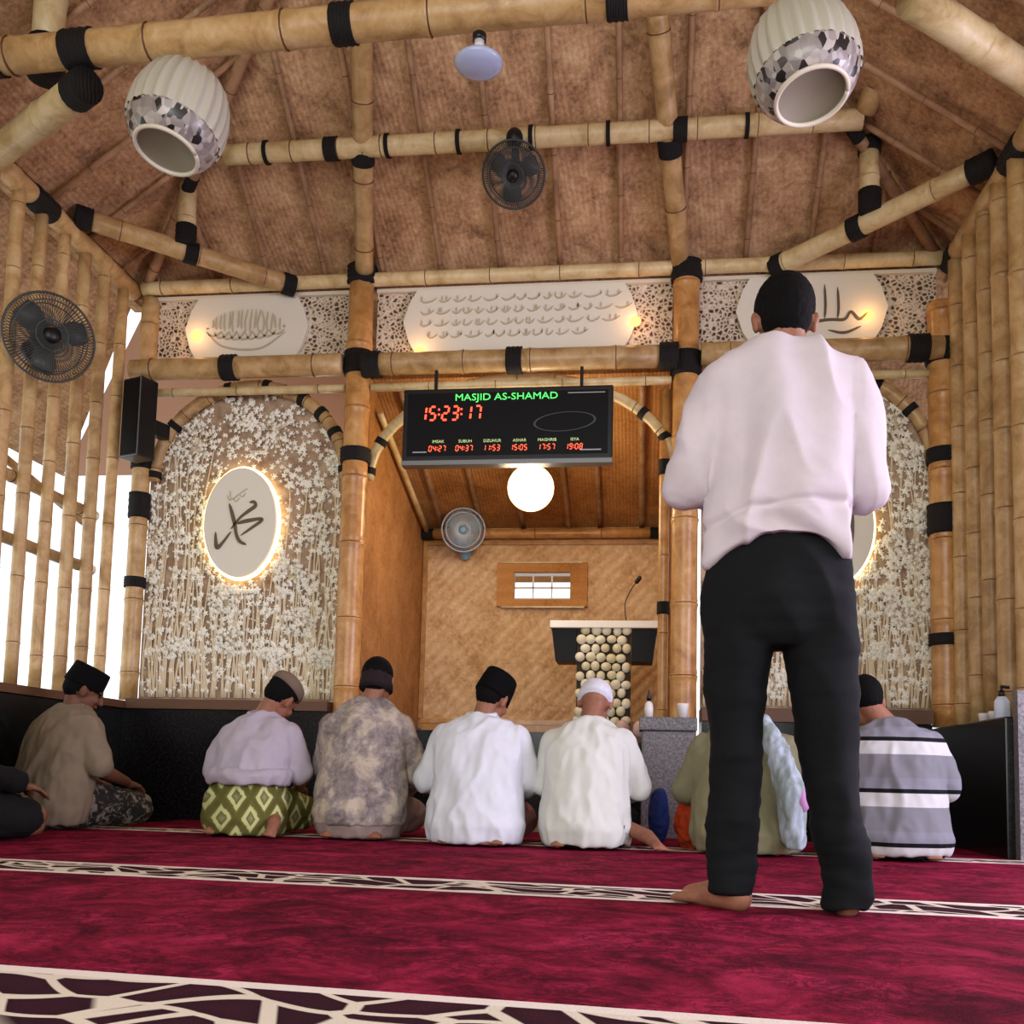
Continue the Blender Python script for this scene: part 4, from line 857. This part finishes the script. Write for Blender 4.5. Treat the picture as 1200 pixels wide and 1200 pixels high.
def seated(px, py, Y, label, shirt, lower, skin, W=1.0, Hs=1.0, rz=0, head=(0, .30, 0, 0), hat=None, hair=HAIR, sleeve='long', seed=0, foot=None, hem=.02, lowerw=1.0, armr=.27, arml=.27, knee=None, sock=None, lean=0, arm_out=None, sname='shirt', lname='trousers'):
    b = atY(px, py, Y); e = empty('person', (b.x, Y, .012), rz, label, 'person')
    hx, bow, hyaw, tilt = head; Z = lambda z: z*Hs
    M = HM((hx+lean, .135, Z(.735)), hyaw, bow, tilt); base = Vector((lean*.8, .085, Z(.61)))
    # skin body
    bm = bmesh.new(); head_solid(bm, M, base)
    tube(bm, [(0, .02, .14), (lean*.5, .04, Z(.34)), (lean*.8, .07, Z(.53))], [.13*W, .12*W, .11*W], 16, round_=True)
    tube(bm, [(-.12*W+lean*.8, .075, Z(.54)), (.12*W+lean*.8, .075, Z(.54))], .05, 12, round_=True)
    hands = []
    for s, ax in ((-1, arml), (1, armr)):
        sh = Vector((s*.168*W+lean*.8, .07, Z(.522))); el = Vector((s*ax*W+lean*.4, .10, Z(.31))); wr = Vector((s*.15, .34, .25))
        if arm_out and s == arm_out[0]: el = Vector(arm_out[1]); wr = Vector(arm_out[2])
        tube(bm, [sh, sh.lerp(el, .5), el], [.05, .045, .038], 12, round_=True); tube(bm, [el, el.lerp(wr, .4), wr], [.038, .036, .026], 12, round_=True)
        hand(bm, wr, Vector((-s*.15, 1, -.35)), (0, .3, 1), -s, .95, .25); hands.append((s, sh, el, wr))
        k_ = Vector((s*.17, .40, .11))
        tube(bm, [(s*.09, .0, .17), k_], [.07, .055], 12, round_=True); an = Vector((s*.10, -.02, .055)); tube(bm, [k_+Vector((0, 0, -.04)), an], [.05, .036], 12, round_=True)
        ft = [an, an+Vector((s*.015, -.07, -.01)), an+Vector((s*.02, -.135, -.028))]
        if foot and s == foot[0]: ft = [Vector(p) for p in foot[1]]
        tube(bm, ft, [.036, .034, .022], 12, round_=True)
        tt, dd = ft[-1], (ft[-1]-ft[-2]).normalized(); lt = dd.cross(Vector((0, 0, 1))).normalized()
        for q_ in range(5): tube(bm, [tt+lt*(q_-2)*.012-dd*.01, tt+lt*(q_-2)*.014+dd*(.026-.003*q_)], [.0095, .0075], 8, round_=True)
    body = remesh('body', bm, skin, e, .0065, 3); face_parts(M, body)
    # lower garment
    bm = bmesh.new(); lw = lowerw
    loft(bm, [(.012, .20*lw*W, .17, 0, -.01), (.09, .225*lw*W, .185, 0, -.01), (.20, .215*lw*W, .17, 0, .0), (.30, .18*W, .14, 0, .01)], 32)
    for s in (-1, 1):
        k_ = Vector((s*.17, .40, .11)) if not (knee and knee[0] == s) else Vector(knee[1])
        tube(bm, [(s*.09, .02, .16), k_], [.115, .085], 16, round_=True); tube(bm, [k_+Vector((0, 0, -.02)), (s*.11, .0, .07)], [.07, .06], 12, round_=True)
    remesh(lname, bm, lower, e, .011, 5, folds(.006, (8, 8, 8), seed+3))
    # shirt
    bm = bmesh.new(); g = lambda z: lean*min(1, z/.6)
    R_ = [(z*Hs if z > .05 else z, rx*W, ry, g(z), cy) for z, rx, ry, cy in ((hem, .222, .18, -.02), (max(hem+.05, .10), .238, .195, -.02), (max(hem+.08, .2), .232, .185, 0), (.33, .212, .16, .015), (.43, .218, .152, .03), (.50, .222, .142, .045), (.55, .208, .128, .06), (.585, .178, .112, .07), (.615, .135, .095, .08), (.638, .098, .078, .088), (.655, .07, .066, .092))]
    loft(bm, R_, 40)
    for s, sh, el, wr in hands:
        fat = 1.0
        tube(bm, [sh, sh.lerp(el, .5), el if sleeve == 'long' else sh.lerp(el, .86)], [.073, .07, .062 if sleeve == 'long' else .066], 16, round_=True)
        if sleeve == 'long': tube(bm, [el, el.lerp(wr, .5), el.lerp(wr, .95)], [.062, .056, .046], 14, round_=True)
    sh_o = remesh(sname, bm, shirt, e, .010, 5, folds(.0105, (6, 6, 3.0), seed))
    bm = bmesh.new(); c_ = Vector((lean*.85, .09, Z(.638))); tube(bm, [c_+(Vector((.066*math.cos(a), .064*math.sin(a), .012*math.sin(a)+.01))) for a in (2*PI*k/24 for k in range(25))], .013, 8, cap=False); mk('collar', bm, shirt, sh_o, True)
    if hair: hair_cap(M, hair, body)
    if hat: hat(M, body)
    return e
CAPG = cloth('grey_brown_cap', (118, 102, 88))
seated(58, 962, 5.02, 'kneeling man in olive tan shirt and black cap at the far left of the row', TAN, DKFL, SKIND, W=1.12, rz=math.radians(-28), head=(.03, .45, -.45, .05), hat=lambda M, b: songkok(M, VELV, b, .115), sleeve='short', seed=1, hem=.03, armr=.25)
seated(287, 980, 4.95, 'kneeling man in lilac shirt and green patterned sarong, head bowed to the right', LILAC, IKAT, SKIN, W=.9, head=(.08, .7, -.5, .3), hat=lambda M, b: kufi(M, CAPG, b, 'flat_cap', .07, .045), hair=HAIR, sleeve='short', seed=2, hem=.27, lowerw=1.08, lean=.03, lname='sarong', Hs=.96, foot=(1, [(.16, -.04, .10), (.20, -.14, .07), (.205, -.20, .03)]))
seated(421, 985, 5.0, 'kneeling man in mottled grey batik shirt and dark beanie', BATIK, cloth('grey_batik_lower', (150, 132, 126)), SKIN, W=1.02, head=(.03, .25, 0, .0), hat=lambda M, b: kufi(M, BEANIE, b, 'beanie', .15, -.05), sleeve='long', seed=3, hem=.07, Hs=1.09, armr=.25, arml=.22)
seated(557, 992, 4.85, 'kneeling man in plain white shirt and tilted black cap', WHITEC, PINKC, SKIN, W=1.0, armr=.24, head=(.05, .5, -.5, .18), hat=lambda M, b: songkok(M, VELV, b, .12, base=.0), sleeve='long', seed=4, hem=.02, Hs=.97)
seated(686, 997, 4.85, 'kneeling man in white shirt and white knitted skull cap before the pulpit', WHITE2, DKC, SKIN, W=.92, arml=.225, head=(.03, .6, -.1, .05), hat=lambda M, b: kufi(M, KUFI, b, 'skull_cap', .10, -.012), hair=None, sleeve='long', seed=5, hem=.02, Hs=.95, foot=(1, [(.20, .0, .10), (.29, -.12, .07), (.34, -.22, .03)]))
ol = seated(874, 1004, 4.82, 'kneeling man in olive shirt half hidden behind the legs of the standing man', OLIVE, DKC, SKIN, W=1.08, head=(-.08, .6, .3, -.1), sleeve='long', seed=6, hem=.02, Hs=.92, arml=.25)
seated(1050, 1010, 4.8, 'kneeling man in grey polo shirt with black and white stripes', STRIPE, DKC, SKIN, W=1.0, head=(-.10, .55, .2, -.1), sleeve='short', seed=7, hem=.03, Hs=.97)
# partly seen dark clothed person at left edge
seated(-95, 1005, 4.0, 'person in dark clothing mostly cut off by the left edge of the picture', DARKJ, DARKJ, SKIND, W=1.0, rz=math.radians(-42), head=(0, .4, 0, 0), hat=None, sleeve='long', seed=8, hem=.05, knee=(1, (.16, .36, .1)))
# folded cloths beside olive man
bm = bmesh.new(); ell(bm, (0, 0, .12), (.10, .16, .14)); ell(bm, (.07, -.05, .07), (.11, .12, .07)); o = remesh('cloth_bundle', bm, ORANGE, None, .01, 4, folds(.012, (12, 12, 9), 5)); p = atZ(806, 985, 0); o.location = (p.x, 5.1, .012); tag(o, 'orange red cloth bundle at the left knee of the man in olive', 'cloth')
bm = bmesh.new(); ell(bm, (0, 0, .14), (.05, .12, .15)); o = remesh('cloth_bundle', bm, BLUEC, None, .01, 4, folds(.01, (12, 12, 9), 2)); p = atZ(764, 960, 0); o.location = (p.x, 5.5, .012); tag(o, 'dark blue cloth bundle before the grey pedestal', 'cloth')
bm = bmesh.new(); P = [atY(893, 846, 4.70), atY(914, 885, 4.64), atY(928, 930, 4.60), atY(930, 985, 4.60)]; tube(bm, P, [.03, .05, .06, .045], 16, round_=True)
o = remesh('draped_shawl', bm, BLUEW, None, .01, 4, folds(.014, (14, 14, 5), 9)); tag(o, 'pale blue streaked shawl hanging down the right arm of the man in olive', 'shawl')
bm = bmesh.new(); p = atY(940, 938, 4.58); ell(bm, p, (.035, .05, .055)); mk('pink_fold', bm, BLUSH, o, True)

# ------------------------------------------------------------------ standing man
YM = 2.74
def A(px, py, dy=0): return atY(px, py, YM+dy)
o0 = A(918, 1078); e = empty('person', (o0.x, YM, 0), 0, 'standing man in pale pink long sleeved shirt and black trousers with bare feet', 'person'); OFF = Vector((o0.x, YM, 0))
def B(px, py, dy=0): p = A(px, py, dy)-OFF; return p
K = (A(919, 600)-A(920, 600)).length            # metres per pixel at the man
hc = B(919, 379, .045); M = HM(hc, 0, math.radians(26), math.radians(1))
bm = bmesh.new(); head_solid(bm, M, B(920, 425, .02), .05)
tube(bm, [B(918, 640, .02), B(918, 540, .03), B(919, 450, .02)], [.10, .11, .12], 16, round_=True)
tube(bm, [B(870, 450), B(970, 450)], .055, 12, round_=True)
arms = []
for s, sh, el, wr in ((-1, B(850, 456), B(806, 572, .03), B(880, 575, .26)), (1, B(986, 454), B(1014, 568, .03), B(945, 575, .26))):
    tube(bm, [sh, sh.lerp(el, .5), el], [.052, .047, .04], 12, round_=True); tube(bm, [el, el.lerp(wr, .4), wr], [.04, .038, .028], 12, round_=True); arms.append((s, sh, el, wr))
hand(bm, arms[0][3], (1, .15, .05), (0, 1, .2), 1, 1.0, .35); hand(bm, arms[1][3]+Vector((0, .03, .01)), (-1, .2, .1), (0, 1, .2), -1, 1.0, .3)
legs = {-1: [(868, 700), (862, 790), (862, 880), (858, 960), (856, 1040)], 1: [(958, 700), (966, 790), (975, 880), (984, 960), (992, 1058)]}
for s in (-1, 1): tube(bm, [B(*p) for p in legs[s]], [.08, .075, .055, .052, .038], 14, round_=True)
def foot_(heel, toe, ank):
    heel, toe = Vector(heel), Vector(toe); d = (toe-heel).normalized(); lt = Vector((-d.y, d.x, 0))
    tube(bm, [ank, heel+Vector((0, 0, .045))+d*.02], [.042, .04], 12, round_=True)
    tube(bm, [heel+Vector((0, 0, .032))+d*.015, heel+d*.09+Vector((0, 0, .036)), toe-d*.05+Vector((0, 0, .022))], [.036, .04, .028], 14, round_=True)
    for k in range(-2, 3): tube(bm, [toe-d*.10+lt*k*.012+Vector((0, 0, .022)), toe-d*.045+lt*k*.019+Vector((0, 0, .018)), toe+d*(-.004-.004*abs(k+1.2))+lt*k*.018+Vector((0, 0, .012))], [.017, .015, .0105 if k else .011], 8, round_=True)
hl = A(869, 1074)-OFF; hl = Vector((hl.x, -.03, .014)); tl = Vector((hl.x-.155, .155, .014))
foot_(hl, tl, B(856, 1035))
hr = A(988, 1078)-OFF; hr = Vector((hr.x, -.02, .014)); tr = Vector((hr.x+.05, .215, .014))
foot_(hr, tr, B(992, 1050))
body = remesh('body', bm, SKIN, e, .0055, 3); face_parts(M, body)
bm = bmesh.new(); ell(bm, (0, -.020, .040), (.0825, .100, .092), M, 24, 16); ell(bm, (0, -.040, -.012), (.070, .075, .078), M); remesh('hair', bm, HAIR, body, .006, 3, folds(.002, (110, 110, 70)))
# trousers
bm = bmesh.new()
def hring(py, x0, x1, dep, dy=0): a, b = B(x0, py), B(x1, py); return (a.z/2+b.z/2, (b.x-a.x)/2, dep, (a.x+b.x)/2, dy)
loft(bm, [hring(758, 836, 992, .085, .0), hring(745, 826, 1000, .11), hring(725, 822, 1003, .125), hring(700, 823, 1003, .125, -.005), hring(670, 828, 1000, .12), hring(640, 834, 996, .108, .01), hring(615, 842, 988, .088, .02)], 36)
LL = [(700, 822, 915), (760, 823, 905), (800, 826, 898), (840, 828, 895), (880, 832, 896), (920, 833, 891), (960, 830, 888), (1000, 828, 885), (1030, 828, 882), (1046, 830, 878)]
LR = [(700, 912, 1004), (760, 919, 1005), (800, 924, 1005), (840, 930, 1005), (880, 936, 1004), (920, 944, 1006), (960, 950, 1012), (1000, 957, 1018), (1040, 963, 1021), (1060, 964, 1019), (1067, 968, 1014)]
for LG in (LL, LR): loft(bm, [(lambda t_: (t_[0], t_[1], t_[2], t_[3], t_[4]))(hring(py, a, b, max((b-a)*K*.52, .068), 0)) for py, a, b in LG][::-1], 28)
def tf(p, n):
    q_ = Vector((p.x*9, p.y*9, p.z*5)); v = abs(noise.noise(q_)); g = .012 if p.z < .25 else .008
    sag = .005*noise.noise(Vector((p.x*10, p.y*10, p.z*42)))*(1.3 if p.z < .25 else .6)
    return p+n*(g*(1-3*v)*.8+sag)
tr_ = remesh('trousers', bm, BLACKC, e, .009, 5, tf)
# shirt
bm = bmesh.new()
RR = [(672, 829, 1000, .118, .0), (655, 828, 1000, .126, .0), (620, 828, 1000, .135, .0), (580, 832, 1000, .13, .0), (530, 833, 1000, .128, .0), (480, 834, 1000, .125, .0), (462, 828, 1006, .118, .0), (446, 826, 1008, .112, .0), (432, 834, 1000, .104, .0), (420, 852, 984, .095, .0), (411, 870, 968, .084, .005), (404, 886, 953, .070, .01)]
loft(bm, [hring(a, b, c, d_, f_) for a, b, c, d_, f_ in RR], 44, power=2.15)
for s, sh, el, wr in arms:
    tube(bm, [sh+Vector((-s*.005, 0, 0)), sh.lerp(el, .5), el], [.074, .077, .069], 18, round_=True)
    tube(bm, [el, el.lerp(wr, .5), el.lerp(wr, .93)], [.068, .060, .046], 16, round_=True)
zh = B(918, 672).z; ztop = B(918, 560).z; cxh = B(912, 650).x
def sf(p, n):
    t_ = max(0, min(1, (ztop-p.z)/(ztop-zh))); x = (p.x-cxh)/.21
    lift = .085*max(0, 1-abs(x-.02)**2.2*1.0)*t_**1.5
    q_ = Vector((p.x*8, p.y*5, p.z*2.2+4)); v = abs(noise.noise(q_)); v2 = abs(noise.noise(Vector((p.x*3+9, p.y*4, p.z*9+p.x*6))))
    arm_ = abs(p.x-cxh) > .2
    amp = .024*(1-3*v)+(.022 if arm_ else .010)*(1-3.2*v2)*(.25+t_)
    band = .012*math.exp(-((p.z-(zh+.135+.05*(x*.6)))/.014)**2)*(1 if p.y < 0 and abs(x) < .9 else 0)
    q2 = p+n*(amp*.75-band); q2.z += lift; return q2
so = remesh('shirt', bm, PINK, e, .008, 5, sf)
bm = bmesh.new(); c_ = B(920, 404, .014); tube(bm, [c_+Vector((.060*math.cos(a), .058*math.sin(a), .016*math.sin(a)+.0)) for a in (2*PI*k/28 for k in range(29))], .014, 8, cap=False); mk('collar', bm, PINK, so, True)
